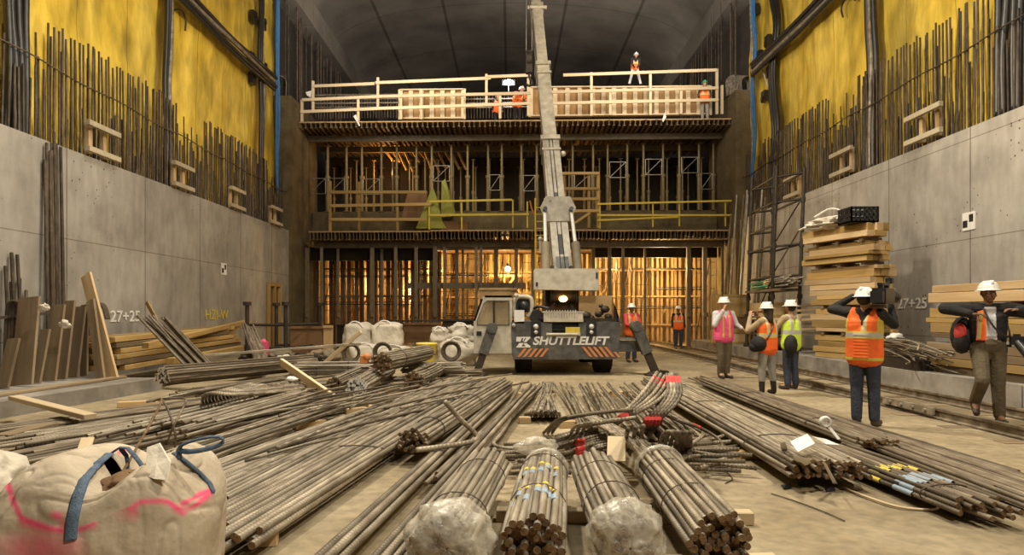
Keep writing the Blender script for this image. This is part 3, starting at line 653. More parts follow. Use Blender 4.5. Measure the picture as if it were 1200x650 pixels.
for i, (a, b, z, y) in enumerate(((-9,-4.2,1.9,30.2),(-9,-5,3.2,30.5),(4.2,9.2,3.55,30.6),(5.5,9.3,1.7,30.3),(-3.2,3.4,1.35,30.6),(-4.5,-1,3.3,30.4),(6.9,9.3,2.6,30.2))):
    m = MB(); m.cyl((a,y,z),(b,y,z+u(-.05,.05)), .03, n=6); m.cyl((a,y+.5,z+.1),(b,y+.5,z+.1), .02, n=6)
    solo('ledger_tube', m, M_['steel'], ['low ledger tube crossing the dark boards','high ledger tube crossing the dark boards','high ledger tube before the lamplit stud wall','low ledger tube before the lamplit stud wall','ledger tube crossing low in the portal','ledger tube high at the portal corner','ledger tube at the far end of the lamplit stud wall'][i], 'scaffold')
# platform with frame near the bulb
m = MB(); c = P(598,322,32.5); m.cbox((c.x,c.y,c.z-.05),(3.2,.3,.12)); m.cbox((c.x,c.y,c.z-.9),(3.2,.3,.1))
for dx in (-1.4,-.3,1.4): m.cbox((c.x+dx,c.y,c.z-.5),(.1,.12,.9))
m.beam((c.x-.2,c.y,c.z-.9),(c.x+1.2,c.y,c.z-.1),.08,.08); solo('trestle', m, M_['woody'], 'lamplit timber trestle below the glowing bulb', 'trestle')
c = P(595,315,31.2); t = thing('hanging_bulb', 'glowing round work bulb hanging inside the lit portal', 'lamp', c)
m = MB(); m.ball(c, .13, 12); part('bulb', m, M_['bulb'], t)
m = MB(); m.cyl(c+V((0,0,.1)), c+V((0,0,.28)), .06, n=8); m.cyl(c+V((0,0,.28)), (c.x,c.y,4.86), .012, n=5); part('socket', m, M_['hose'], t)
# partitions at the foot of the facade
def panel(lab, px0, px1, y0, y1, Y, mt):
    a = P(px0, y1, Y); b = P(px1, y0, Y); m = MB(); m.box((a.x,Y,max(0,a.z)),(b.x,Y+.05,b.z)); m.box((a.x,Y-.05,b.z-.08),(b.x,Y,b.z))
    solo('plywood_board', m, M_[mt], lab, 'plywood')
panel('stained reddish plywood panel standing left of the pale bags', 340, 380, 382, 424, 19.4, 'plyd')
panel('tan plywood board end standing beside the reddish panel', 379, 390, 381, 424, 19.3, 'ply')
panel('reddish plywood panel between the two groups of pale bags', 455, 516, 378, 402, 24, 'plyd')
panel('dark plywood panel at the foot of the lit studs', 395, 455, 380, 412, 25, 'dark')
panel('plywood board leaning above the crane cab', 561, 606, 337, 350, 22, 'ply')
a = P(519,376,22); m = MB(); m.box((a.x,22,0),(a.x+1.4,22.6,a.z)); m.box((a.x-.1,21.9,a.z),(a.x+1.5,22.7,a.z+.06)); solo('site_box', m, M_['steel'], 'dark site box with flat lid behind the crumpled bags', 'box')
a = P(452,377,23); m = MB(); m.box((a.x,23,a.z),(a.x+5.6,23.3,a.z+.07)); m.box((a.x+.5,23,0),(a.x+.6,23.2,a.z)); m.box((a.x+4.6,23,0),(a.x+4.7,23.2,a.z)); solo('trestle_table', m, M_['steel'], 'long dark trestle table top in front of the lit studs', 'table')
def lump(name, label, c, sc, mt, cat, seed=0, amp=.25, n=36, fq=1.8, flatb=True, sq=1.0):
    mb = MB(); c = V(c)
    def fn(a, b):
        th = 2*math.pi*a; ph = math.pi*(b*.98+.01)
        d = V((math.sin(ph)*math.cos(th), math.sin(ph)*math.sin(th), math.cos(ph)))
        q = V(tuple(math.copysign(abs(x)**sq, x) for x in d))
        k = 1+amp*noise.noise(d*fq+V((seed*3.1,0,0)))+amp*.4*noise.noise(d*fq*3+V((seed,7,0)))
        z = q.z*sc[2]*k
        if flatb: z = max(z, -sc[2]*.92)
        return c+V((q.x*sc[0]*k, q.y*sc[1]*k, z))
    mb.grid(fn, n, n*2//3, closeu=True); return mb
# ================================================================ REBAR
def rodmesh(L, r, mt, endm='end', n=8, bow=0.0, seg=1, name='rod'):
    k = ('rod', round(L,2), r, mt, endm, n, round(bow,3))
    if k in _bc: return _bc[k]
    mb = MB(); S = max(seg, 6 if bow else 1); vs = []
    for i in range(S+1):
        x = L*i/S; dz = bow*math.sin(math.pi*i/S)
        for j in range(n):
            a = 2*math.pi*j/n; vs.append((x, r*math.cos(a)+dz, r*math.sin(a)))
    mb._add(vs, [((i*n+j), i*n+(j+1)%n, (i+1)*n+(j+1)%n, (i+1)*n+j)[::-1] for i in range(S) for j in range(n)], True)
    mb._add(vs, [list(range(n)), list(range((S+1)*n-1, S*n-1, -1))], False, 1)
    _bc[k] = mb.mesh(name, [M_[mt], M_[endm]]); return _bc[k]
def hexpack(R_, r, n):
    pts = []; k = int(R_/r)+2
    for i in range(-k, k+1):
        for j in range(-k, k+1):
            y = 2*r*(i+.5*(j % 2)); z = j*r*1.74
            if math.hypot(y, z) <= R_-r*.7: pts.append((y, z))
    pts.sort(key=lambda p: math.hypot(*p)); return pts[:n]
def bundle(label, p, q, r, mt='rod', endm='end', R_=None, n=30, w=None, layers=2, jit=.03, stag=.12, bow=.03, ties=(), group=None, splay=0, flat=1, tie_r=None, name='rebar_bundle', cat='rebar', bands=()):
    p, q = V(p), V(q); L = (q-p).length
    t = thing(name, label, cat, (p.x, p.y, 0), group)
    if R_: offs = [(a, b*flat) for a, b in hexpack(R_, r, n)]
    else:
        offs = []; per = max(1, n//layers)
        for l in range(layers):
            m_ = per-l if layers > 1 else per
            for i in range(m_): offs.append((-w/2+w*(i+.5*l+.5)/per, l*r*1.75))
    A = frame(p, q)
    vers = [rodmesh(L, r, mt, endm, bow=b) for b in (0, bow, -bow*.6)]
    for (a, b) in offs:
        sx = u(-stag, stag); a2 = a*(1+splay)+u(-jit,jit)
        P0 = A @ V((sx, a+u(-jit,jit)*.3, b)); P1 = A @ V((sx+L, a2, b))
        put('rod', vers[R.randrange(3)], frame(P0, P1) @ Matrix.Rotation(R.choice((0, math.pi)), 4, 'X'), t)
    if bands:
        for (f0, wd, bm) in bands:
            mb = MB(); top = {}
            for (a, b) in offs:
                kx = round(a/(r*1.1));  top[kx] = max(top.get(kx, (-9,0,0)), (b, a, b))
            for kx, (b, a, _) in top.items():
                e_ = u(-.05,.05); mb.cyl(A @ V((L*f0+e_, a*(1+splay*f0), b)), A @ V((L*f0+e_+wd, a*(1+splay*f0), b)), r*1.10, n=8, caps=False)
            part('paint_mark', mb, M_[bm], t)
    for f in ties:
        c = A @ V((L*f, 0, 0)); mb = MB(); rr = (max(abs(o[0]) for o in offs)+r+.004) if R_ else w/2+.012; rz_ = max(abs(o[1]) for o in offs)+r+.004
        ring = [c + A.to_3x3() @ V((0, rr*math.cos(g*math.pi/9), (rz_ if R_ else r*1.75*layers*.55+.01)*math.sin(g*math.pi/9) + (0 if R_ else r*.87*(layers-1)))) for g in range(18)]
        mb.tube(ring, (.0035 if R_ and p.y < 6 else .006) if not tie_r else tie_r, 5, close=True); part('tie_wire', mb, M_['dowel'], t)
    return t
def marks(parent_t, p, q, f, width, R_, mt, k=3):
    """sprayed colour bands lying on the upper rods"""
    A = frame(p, q); L = (V(q)-V(p)).length; mb = MB()
    for i in range(k):
        a = -R_*.75+1.5*R_*i/max(1,k-1); z = math.sqrt(max(0, R_*R_-a*a))
        c0 = A @ V((L*f+.03*math.sin(i*2), a, z*.97)); c1 = A @ V((L*f+width, a, z*.97)); mb.beam(c0, c1, .03, .02)
    part('paint_mark', mb, M_[mt], parent_t)
def wrap(c, sc, label, parent, seed=0, opening=None):
    mb = MB()
    def fn(a, b):
        th = 2*math.pi*a; ph = math.pi*(b*.98+.01)
        d = V((math.sin(ph)*math.cos(th), math.cos(ph), math.sin(ph)*math.sin(th)))
        k = 1+.16*noise.noise(d*2.5+V((seed,0,0)))+.10*abs(noise.noise(d*7+V((seed,3,0))))
        return V(c)+V((d.x*sc[0]*k, d.y*sc[1]*k, d.z*sc[2]*k))
    mb.grid(fn, 48, 26, closeu=True)
    return part('plastic_wrap', mb, M_['wrap'], parent, label)

# --- the four short bundles nearest the camera
B1p, B1q = V((-.37,3.45,.27)), V((-.17,5.2,.27))
b = bundle('short tied rebar bundle ending in crumpled plastic, leftmost of the four foreground bundles', B1p, B1q, .020, 'rodg', R_=.20, n=58, flat=.85, stag=.03, jit=.012, bow=.01, ties=(.25,.75), splay=.05)
wrap((-.33,3.5,.27), (.235,.17,.2), 'crumpled clear plastic over the bar ends', b, 1)
B2p, B2q = V((.12,3.38,.28)), V((.27,5.05,.28))
b = bundle('short tied rebar bundle with yellow and pale blue paint bands and open rusty ends', B2p, B2q, .022, 'rodg', R_=.205, n=54, flat=.9, stag=.05, jit=.012, bow=.01, ties=(.35,.85), splay=-.1, bands=((.34,.05,'yellp'),(.25,.10,'bluem'),(.66,.06,'yellp'),(.58,.10,'bluem')))
mb = MB(); mb.tube([B2q+V((.165*math.cos(a*math.pi/10),-.12+.02*math.sin(a*3),.165*math.sin(a*math.pi/10))) for a in range(20)], .035, 8, close=True, flat=.5); part('plastic_wrap', mb, M_['wrap'], b)
B3p, B3q = V((.64,3.5,.27)), V((.66,5.1,.27))
b = bundle('short tied bundle with plastic bagged end, between painted and thick rusty ended bundles', B3p, B3q, .022, 'rod', R_=.19, n=48, flat=.9, stag=.05, jit=.012, bow=.01, ties=(.35,.7), splay=.02)
wrap((.63,3.52,.26), (.215,.17,.205), 'crumpled clear plastic over the bar ends', b, 5)
B4p, B4q = V((1.12,3.42,.28)), V((1.17,5.1,.28))
b = bundle('thick tied rebar bundle with open rusty ends, rightmost of the four foreground bundles', B4p, B4q, .021, 'rod', R_=.20, n=60, flat=.9, stag=.05, jit=.012, bow=.01, ties=(.35,.75), splay=-.02)
mb = MB(); mb.tube([B4q+V((.185*math.cos(a*math.pi/10),-.10+.02*math.sin(a*3),.175*math.sin(a*math.pi/10))) for a in range(20)], .035, 8, close=True, flat=.5); part('plastic_wrap', mb, M_['wrap'], b)
# skids under them
for i, (a, b_, lab) in enumerate((((-.1,4.62,.045),(1.72,4.55,.045),'long pale skid timber under the far ends of the four foreground bundles'), ((-.55,3.62,.045),(1.55,3.72,.045),'long pale skid timber under the near ends of the four foreground bundles'))):
    plank('skid_timber', a, b_, .1, .09, M_['woodp'], label=lab, cat='timber')

# --- long bundles (ground-plane ends: near, far)
def LB(label, pn, pf, r, n, w, layers, mt='rod', z=.12, **k):
    a = G(*pn, z); b_ = G(*pf, z); return bundle(label, a, b_, r, mt, n=n, w=w, layers=layers, **k)
LB('wide band of very thick ribbed bars running from beside the bulk bag to the crane', (222,650), (560,450), .026, 24, .60, 2, jit=.04, stag=.4, ties=(.3,.7))
LB('narrow band of long bars just left of the widest foreground band', (205,612), (522,449), .022, 16, .5, 2, 'rodg', jit=.05, stag=.5)
LB('rusty ended bundle whose near ends stop in the middle of the floor', (483,516), (590,450), .02, 46, None, 1, 'rod', z=.24, jit=.02, stag=.06, ties=(.12,.5), R_=.17, flat=.8)
LB('pair of very thick ribbed bars crossing the bare dirt', (350,690), (598,458), .026, 6, .17, 2, jit=.02, stag=.2)
LB('dense strip of thick bars passing just left of the wrapped foreground bundle', (420,700), (624,456), .022, 14, .2, 3, jit=.05, stag=.3)
LB('slanting strip of bars behind the leftmost foreground bundle', (520,560), (630,452), .02, 10, .22, 2, jit=.05, stag=.3)
LB('long thin bundle crossing the floor above the yellow skid', (330,492), (468,467), .02, 14, .2, 2, 'rodb', z=.06, jit=.02, stag=.2)
LB('long bundle of weathered bars ending by the crane outrigger', (240,580), (545,442), .021, 14, .3, 2, jit=.06, stag=.5)
LB('fan of bars reaching from behind the bulk bag towards the two round bundles', (232,562), (455,476), .02, 16, .5, 2, 'rodg', jit=.10, stag=.6)
LB('second fan of bars behind the bulk bag, higher up the pile', (190,545), (380,480), .02, 16, .6, 2, 'rod', jit=.10, stag=.6)
LB('broad spread of dark bars at the left edge, nearest the bag', (-10,548), (330,480), .02, 18, .8, 2, 'rodb', jit=.12, stag=.6)
LB('broad spread of bars at the left edge above the loose paper', (-10,524), (345,468), .02, 20, .8, 2, 'rod', jit=.12, stag=.6, z=.16)
LB('spread of bars at the left edge beside the concrete kerb', (0,506), (300,463), .02, 16, .7, 2, 'rodb', jit=.1, stag=.6, z=.14)
LB('spread of light bars in front of the hooked bundle', (150,505), (290,470), .018, 16, .6, 2, 'rodg', jit=.12, stag=.5, z=.2)
LB('short fan of bars left of the fallen plank', (215,500), (345,463), .018, 18, .8, 2, 'rodg', jit=.15, stag=.5, z=.24)
LB('low bundle of bars in the shade behind the fallen plank', (330,470), (430,452), .018, 20, .6, 3, 'rodb', jit=.05, stag=.3, z=.1)
LB('bundle of bars behind the hooked bundle at left', (225,462), (345,444), .018, 24, .8, 3, 'rodb', jit=.06, stag=.4, z=.15)
LB('bars lying at the far edge of the left pile', (345,452), (470,444), .018, 18, .7, 2, 'rodb', jit=.06, stag=.4, z=.12)
for i in range(24):
    px = u(150,470); py = 470+u(-8,70)*(1 if px < 330 else .25); g = math.atan2(9.5, 3.2+u(-2.2,2.6)); L_ = u(1.2,4.5); a = G(px, py, .2+u(0,.12))
    b_ = a+V((math.cos(g)*L_, math.sin(g)*L_, u(-.05,.05)))
    if b_.y > 14: continue
    mb = MB(); mb.tube([a, a.lerp(b_,.5)+V((u(-.06,.06),0,.02)), b_], R.choice((.014,.018,.021)), 6)
    solo('loose_rod', mb, M_[R.choice(('rod','rodb','rodg','rodb'))], 'loose bar lying askew on top of the broad pile behind the bulk bag', 'rebar', 'loose bars on the broad pile')
# background round bundles with their ends towards the camera
def RB(label, cpx, cpy, zc, dx, L, R_, r, n, mt='rodg', endm='end', **k):
    a = G(cpx, cpy, zc); return bundle(label, a, a+V((dx, math.sqrt(L*L-dx*dx), 0)), r, mt, endm, R_=R_, n=n, flat=.9, stag=.05, jit=.03, **k)
RB('round bundle with bright silvery cut ends in the middle of the pile', 418, 454, .3, -.1, 3.2, .22, .022, 55, 'rodg', 'endg', ties=(.4,))
RB('round bundle with rusty ends beside the silvery ended one', 484, 446, .28, .15, 2.6, .26, .02, 75, 'rodg', ties=(.3,))
RB('rusty ended bundle lying on top of the pile before the pale bags', 447, 424, .62, .45, 2.7, .27, .02, 75, 'rodg', ties=(.3,))
RB('small rusty ended bundle left of the silvery ended one', 391, 449, .25, -.1, 2.2, .17, .02, 36, 'rodg', ties=(.4,))
RB('silvery ended fan of bars beside the timber pile at left', 190, 440, .42, 1.6, 3.4, .25, .024, 46, 'rodb', 'endg', splay=.3)
def cross(label, x0, x1, py, zc, R_, r, n, mt):
    a = G(x0, py, zc); b_ = V(((x1-CX)*a.y/F, a.y+.3, zc)); return bundle(label, a, b_, r, mt, R_=R_, n=n, flat=.9, stag=.1, jit=.02, ties=(.3,.7))
cross('dark bundle lying crosswise in front of the left pale bags', 344, 432, 432, .33, .2, .02, 48, 'rodg')
cross('bundle lying crosswise in front of the crumpled bags', 474, 540, 431, .33, .18, .02, 40, 'rodg')
cross('thin bundle lying crosswise at the foot of the pile by the outrigger', 505, 560, 438, .15, .12, .02, 22, 'rodb')

# hooked bundle at left, leaning fans
def bent(label, paths, r, mt='rodb', group=None, paint=None, name='bent_rebar', sm=2):
    t = None
    if len(paths) > 1: t = thing(name+'_bundle', label, 'rebar', (sum(p[0][0] for p in paths)/len(paths), paths[0][0][1], 0), group)
    for ps in paths:
        mb = MB(); mb.tube(chaikin(ps, sm), r, 7)
        if t: o = part('bent_rod', mb, M_[mt], t)
        else: t = solo(name, mb, M_[mt], label, 'rebar', group)
    if paint:
        c = MB()
        for a, b_ in paint: c.cyl(a, b_, r*1.12, n=8)
        part('paint_mark', c, M_['red'], t)
    return t
a0 = G(238,470,.1)
bent('bundle of hooked bars with their rounded bends turned towards the camera at left', [[G(356-i*1.0,456-.9*i,.22)+V((0,.12*(i%4),0)), G(276+i*3.0,464-.9*i,.42), G(240+i*3.9,459-.9*i,.46), G(236+i*4.0,470-.9*i,.30), G(242+i*4.4,478-.9*i,.12)] for i in range(14)], .020, 'rod')
bent('fan of bars leaning up against the left wall over the timber pile', [[P(161+3.6*i,369+u(-2,5)+.5*i,12.9+.03*(i%3)), P(190+3.2*i,400,12.6+.04*(i%3)), P(216+3.2*i,427,12.35+.04*(i%3))] for i in range(11)], .026, 'rodb')
bent('sheaf of upright curved bars leaning left beside the dark scaffold legs', [[P(284+1.4*i,381+u(-3,4),16.2), P(291+1.6*i,402,16), P(300+1.5*i,424,15.4), P(288+2*i,438,14.4), P(262+2*i,441,14.0)] for i in range(11)], .02, 'rodb')
# loose single bars: one with a thin red end poking from the bag, others
bent('single rusty bar standing slanted out of the bulk bag', [[P(142,556,3.15), P(160,525,3.4), P(188,475,3.9), P(190,466,4.0), P(185,468,4.1)]], .007, 'end')
bent('very thick ribbed bar bent in a wide V in the middle of the floor', [[V((.12,7.9,.74)), V((.1+.33,6.9,.45)), V((.66,6.3,.22)), V((.58,5.95,.18)), V((-.4,5.75,.18)), V((-.55,5.75,.18))]], .027, 'rod') if 0 else None
bent('thick ribbed bar lying on the floor with a hooked end pointing right', [[G(488,527,.22), G(520,523,.22), G(553,518,.22), G(562,512,.22), G(540,492,.42), G(521,470,.62)]], .026, 'rod')
bent('hooked bar whose bend reaches the foreground wrapped bundle', [[G(612,448,.12), G(592,480,.12), G(567,515,.12), G(565,525,.12), G(573,533,.12), G(602,538,.12)]], .024, 'rodg')
bent('second hooked bar bending beside the first near the wrapped bundle', [[G(622,449,.12), G(604,480,.12), G(588,508,.12), G(575,520,.12), G(590,526,.12), G(612,524,.12)]], .022, 'rodg')
bent('two slender bars rising crossed behind the bulk bag', [[G(196,520,.05), P(200,505,6.5), P(219,470,6.9), P(217,466,7.1), P(190,467,7.6)], [G(205,525,.05), P(206,503,6.6), P(193,470,7.2), P(186,467,7.6), P(180,470,8)]], .012, 'rodb')

# --- central tangle
bent('sheaf of parallel bars whose near ends turn down, straight behind the foreground bundles', [[G(643+u(-8,5),448,.12+.03*(i%3)), G(638+(i-6)*2.4,480,.14+.03*(i%3)), G(636+(i-6)*3.3,484,.14), V((G(636+(i-6)*3.4,487,.02)))] for i in range(13)], .02, 'rod')
for i in range(26):
    f = i/25; a = G(655+88*f+u(-6,6), 452+u(-4,3), .1+u(0,.12)); b_ = G(672+150*f+u(-12,12), 500+14*f+u(-8,8), .06+u(0,.18))
    mb = MB(); mb.tube([a, a.lerp(b_, .5)+V((u(-.05,.05),0,.02)), b_], .019, 7)
    solo('loose_rod', mb, M_[R.choice(('rod','rodb','rod'))], 'loose slanting bar in the tangle before the crane', 'rebar', 'loose bars fanned out before the crane')
for i in range(18):
    f = i/17; a = G(745+u(-8,8)+16*f, 468+u(-4,4), .1+u(0,.2)); b_ = G(790+42*f+u(-8,8), 500+u(-2,12), .05+u(0,.12))
    mb = MB(); mb.tube([a, a.lerp(b_, .5)+V((u(-.05,.05),0,.02)), b_], .015, 6)
    solo('loose_rod', mb, M_['rodb'], 'thin rusty bar in the loose spray at the right of the tangle', 'rebar', 'thin bars right of the tangle')
bent('five red-marked bars leaning from the outrigger foot, curving away to the left', [[V((1.72+.045*i,7.5,.80-.02*i)), V((1.47+.05*i,7.0,.64-.02*i)), G(728+3*i,487,.42), G(717+3*i,492,.28), G(712+2*i,500,.15), G(722+5*i,512,.05)] for i in range(5)], .02, 'rod',
     paint=[(V((1.66+.046*i,7.38,.76-.02*i)), V((1.59+.048*i,7.24,.71-.02*i))) for i in range(5)]+[(G(729+3*i,486,.43), G(725+3*i,489,.38)) for i in range(3)])
bent('five red-marked bars leaning from the outrigger foot, curving away to the right', [[V((1.83+.03*i,7.5,.78)), V((1.74+.04*i,7.0,.58)), G(756+4*i,492,.35), G(753+4*i,500,.2), G(742+5*i,509,.1), G(730+3*i,516,.05)] for i in range(5)], .02, 'rod',
     paint=[(V((1.82+.032*i,7.42,.75)), V((1.79+.035*i,7.28,.69))) for i in range(5)]+[(G(757+4*i,490,.38), G(755+4*i,498,.24)) for i in range(5)])
bent('straight strapped bars pointing at the right foreground bundle', [[G(680+3*i,486,.3), G(740+4.2*i,520,.3), G(755+4.5*i,540,.3)] for i in range(6)], .02, 'rod')
bent('long bent bar stretching right of the tangle with a red tip', [[G(742,463,.45), G(765,478,.38), G(790,492,.32), G(820,500,.25), G(842,513,.15), G(848,522,.1), G(843,541,.02)]], .017, 'rodb', paint=[(G(812,497,.27), G(821,501,.245))])
bent('big hoop of bent bars standing over the left of the tangle', [[G(637+5*i,507,.02), G(650+3*i,494,.30), G(657+3*i,490,.50), G(700,483,.52+.02*i), G(741,480,.56)] for i in range(3)], .019, 'rodb')
bent('low hoop of bent bars crossing the middle of the tangle', [[G(668+7*i,510,.02), G(672+6*i,500,.35), G(680+6*i,497,.43), G(745,489,.5)] for i in range(3)], .019, 'rod')
bent('cluster of rounded hooks standing on end at the right of the tangle', [[G(768+7*i,538,.02), G(775+6*i,512,.3), G(781+6*i,505,.46), G(788+4*i,506,.48), G(794+3*i,512,.36), G(795+3*i,530,.03)] for i in range(6)], .019, 'rodb')
bent('dark bars crossing upright in the heart of the tangle', [[G(733+9*i,520-2*i,.02), G(735+9*i,505-2*i,.5), G(736+9*i,503-2*i,.6)] for i in range(3)], .02, 'rodb')
bent('red-striped bars lying flat just beyond the second foreground bundle', [[G(650+u(-4,4),540-3.2*i,.08+.03*(i%3)), G(690,527-3*i,.12+.03*(i%3)), G(716+u(-4,4),522-2.5*i,.15)] for i in range(10)], .02, 'rod',
     paint=[(G(676,533-3.2*i,.115+.03*(i%3)), G(684,530-3*i,.12+.03*(i%3))) for i in range(6)])
for i in range(26):
    a = G(770+u(0,68), 525+u(-8,24), .05+u(0,.12)); g = u(-.6,.9); L_ = u(.25,.55)
    mb = MB(); mb.tube([a, a+V((math.cos(g)*L_, math.sin(g)*L_, u(-.03,.05)))], .02, 7)
    solo('rod_offcut', mb, M_[R.choice(('rod','rodb'))], 'short thick bar offcut scattered beyond the right foreground bundle', 'rebar', 'offcuts beyond the right foreground bundle')
for i in range(22):
    a = G(572+u(0,50), 530+u(-10,22), .05+u(0,.15)); g = u(-.5,.5); L_ = u(.2,.5)
    mb = MB(); mb.tube([a, a+V((math.cos(g)*L_, math.sin(g)*L_, u(-.03,.05)))], .02, 7)
    solo('rod_offcut', mb, M_['rodb'], 'short bar offcut heaped between the two left foreground bundles', 'rebar', 'offcuts between the left foreground bundles')
for c, lab, s_ in ((G(629,524,.25), 'crumpled clear plastic lying on the tangle beyond the second foreground bundle', (.2,.1,.09)), (G(572,545,.2), 'small crumpled plastic scrap by the left foreground bundle', (.07,.06,.04))):
    mb = MB(); mb.grid(lambda a, b: c+V(tuple(s_[i]*d*(1+.35*noise.noise(V((a*6,b*6,i)))) for i, d in enumerate((math.sin(math.pi*(b*.98+.01))*math.cos(2*math.pi*a), math.sin(math.pi*(b*.98+.01))*math.sin(2*math.pi*a), math.cos(math.pi*(b*.98+.01)))))), 32, 18, closeu=True)
    solo('plastic_sheet', mb, M_['wrap'], lab, 'plastic')
mb = MB(); c = G(722,540,.2); mb.beam(c, c+V((.05,.28,.16)), .16, .01); solo('paper_scrap', mb, M_['woodp'], 'pale paper scrap standing behind the third foreground bundle', 'paper')

# --- right-hand long bundles
b = LB('deep main bundle of long bars with loose paper tags on its rusty end', (968,556), (772,449), .021, 84, .66, 4, 'rod', z=.13, jit=.04, stag=.1, ties=(.15,.5,.8))
T1 = b
LB('long bundle with a yellow and a blue paint band reaching furthest right', (1158,602), (975,531), .021, 30, .42, 3, 'rodb', z=.09, jit=.03, stag=.12, ties=(.2,), bands=((.48,.12,'yellp'),(.28,.22,'bluem')))
LB('short rusty ended bundle behind the tagged bundle at right', (1030,524), (830,447), .021, 44, .42, 3, 'rodb', z=.1, jit=.03, stag=.1, ties=(.2,.6))
LB('long low bundle running off the right edge of the floor', (1225,588), (865,458), .02, 24, .5, 2, 'rodb', z=.08, jit=.05, stag=.3)
LB('outermost dark bars on the right floor beside the rails', (1215,568), (820,444), .02, 12, .3, 2, 'rodb', z=.08, jit=.05, stag=.3)
# tags, straps
def sheet(label, pts, z, name='paper_tag', mt='white', cat='paper'):
    mb = MB(); ps = [G(x, y, z+dz) for x, y, dz in pts]; n = len(ps); c = sum(ps, V())/n+V((0,0,.02))
    lo = [p-V((0,0,.004)) for p in ps]; mb._add(ps+lo+[c], [(i,(i+1)%n,2*n) for i in range(n)]+[list(range(2*n-1,n-1,-1))]+[(i,n+i,n+(i+1)%n,(i+1)%n) for i in range(n)])
    solo(name, mb, M_[mt], label, cat)
sheet('large white paper tag lying on the main right bundle', [(926,517,0),(946,508,.02),(955,519,0),(935,529,-.03)], .38)
sheet('white paper strip beside the large tag on the main right bundle', [(952,511,0),(966,515,.02),(984,521,.02),(968,520,0)], .38)
sheet('white paper strip hanging from the rusty ends of the main right bundle', [(964,541,.25),(968,543,.25),(981,566,0),(976,566,0)], .06)
sheet('small torn paper on the near side of the main right bundle', [(929,533,.2),(949,537,.22),(950,545,.05),(938,551,0)], .12)
sheet('narrow white paper curling off the left of the main right bundle', [(914,518,.3),(920,517,.3),(927,537,.02),(918,538,.02)], .08)
sheet('small white paper on the dirt beside the main right bundle', [(1001,566,.06),(1009,567,.07),(1011,573,0),(1000,572,0)], .01)
for k, (x, y, s_) in enumerate(((921,568,.09),(940,565,.07),(972,571,.09))):
    sheet(['flat dark scrap on the dirt, left of three by the tagged bundle','flat dark scrap on the dirt, middle of three by the tagged bundle','flat dark scrap on the dirt, right of three by the tagged bundle'][k], [(x-6,y,0),(x+5,y-2,0),(x+7,y+3,0),(x-3,y+4,0)], .012, 'scrap', 'cam', 'scrap')
mb = MB(); c = G(967,501,.32); mb.tube([c+V((.045*math.cos(a*math.pi/8),.0,.06+.045*math.sin(a*math.pi/8))) for a in range(16)], .03, 8, close=True, flat=.6); mb.beam(c+V((0.03,0,.02)), c+V((.09,-.1,-.10)), .05, .006)
solo('tape_roll', mb, M_['white'], 'roll of white tape standing on the main right bundle', 'tape')
bent('flat pale strap lying in a long curl on the dirt at right', [[G(988,571,.01), G(1010,580,.02), G(1050,594,.02), G(1080,597,.01), G(1098,597,.02), G(1101,592,.06)]], .010, 'woodp', name='strap', sm=3)
bent('thin wire lying on the dirt right of the tangle', [[G(795,548,.01), G(840,546,.02), G(862,560,.01), G(850,566,.01)]], .005, 'dowel', name='wire')
bent('long thin wire curling on the dirt in front', [[G(904,578,.01), G(930,586,.01), G(968,600,.01), G(990,610,.01)]], .005, 'dowel', name='wire')
for lab, a, b_ in (('wooden offcut half under the right end of the loose bars', (1116,565), (1160,568)),): plank('timber_offcut', G(*a,.05), G(*b_,.05), .1, .09, M_['woodd'], label=lab, cat='timber')

# skid timbers all over the floor
sk = [((300,631),(326,629),'w','block of timber on the dirt right of the bulk bag'), ((402,511),(428,506),'y','bright yellow timber skid under the long thin bundle'),
      ((865,533),(893,531),'y','yellowish timber skid poking out under the main right bundle'), ((655,497),(688,496),'w','timber skid under the left of the central tangle'),
      ((718,502),(742,501),'w','timber skid under the middle of the central tangle'), ((572,462),(650,464),'w','long timber skid just before the crane bumper'),
      ((608,492),(622,492),'w','timber skid end under the turned-down bars'), ((443,458),(496,457),'w','timber skid under the rusty ended bundle by the silvery one'),
      ((460,527),(520,524),'w','timber skid under the rusty ended bundle in the floor middle'), ((502,560),(522,556),'d','timber skid in the gap between two strips of bars'),
      ((405,482),(430,480),'w','timber skid in front of the silvery ended bundle'), ((432,478),(460,476),'w','timber skid right of the silvery ended bundle'),
      ((366,476),(400,475),'w','timber skid just beyond the fallen plank end'), ((270,462),(310,458),'w','timber skid under the hooked bundle'),
      ((480,476),(510,470),'w','timber skid beneath the widest band of bars'), ((250,507),(290,497),'w','timber skid under the left fan of bars'),
      ((138,474),(183,472),'w','timber skid lying at the end of the left kerb'), ((345,500),(380,495),'w','timber skid under the narrow band of bars'),
      ((255,545),(282,540),'y','yellow timber offcut beside the bulk bag'), ((318,500),(350,494),'w','pale timber under the crossing fan of bars'),
      ((690,462),(752,461),'w','timber skid under the fanned bars before the crane'), ((520,452),(548,450),'w','timber skid near the left outrigger foot')]
for a, b_, c, lab in sk: plank('skid_timber', G(*a,.045), G(*b_,.045), .1, .09, M_[{'w':'wood','y':'woody','d':'woodd'}[c]], label=lab, cat='timber')
plank('fallen_plank', G(393,468,.16), V((-4.4,12.3,.55)), .06, .14, M_['woodp'], label='pale plank propped slantwise over the bars left of the silvery ended bundle', cat='timber')
plank('fallen_plank', V((-6.9,8.9,.32)), G(106,488,.28), .14, .06, M_['woodp'], label='pale plank lying on the bars in front of the left kerb', cat='timber')
plank('fallen_plank', P(92,545,5.9), P(103,513,6.2), .11, .02, M_['woodp'], label='short pale board sticking up between the bars above the bulk bag', cat='timber')
plank('fallen_plank', V((-4.6,15.6,.2)), V((-3.55,15.2,1.05)), .05, .1, M_['woodp'], label='thin pale stick leaning over the pile left of the pale bags', cat='timber')
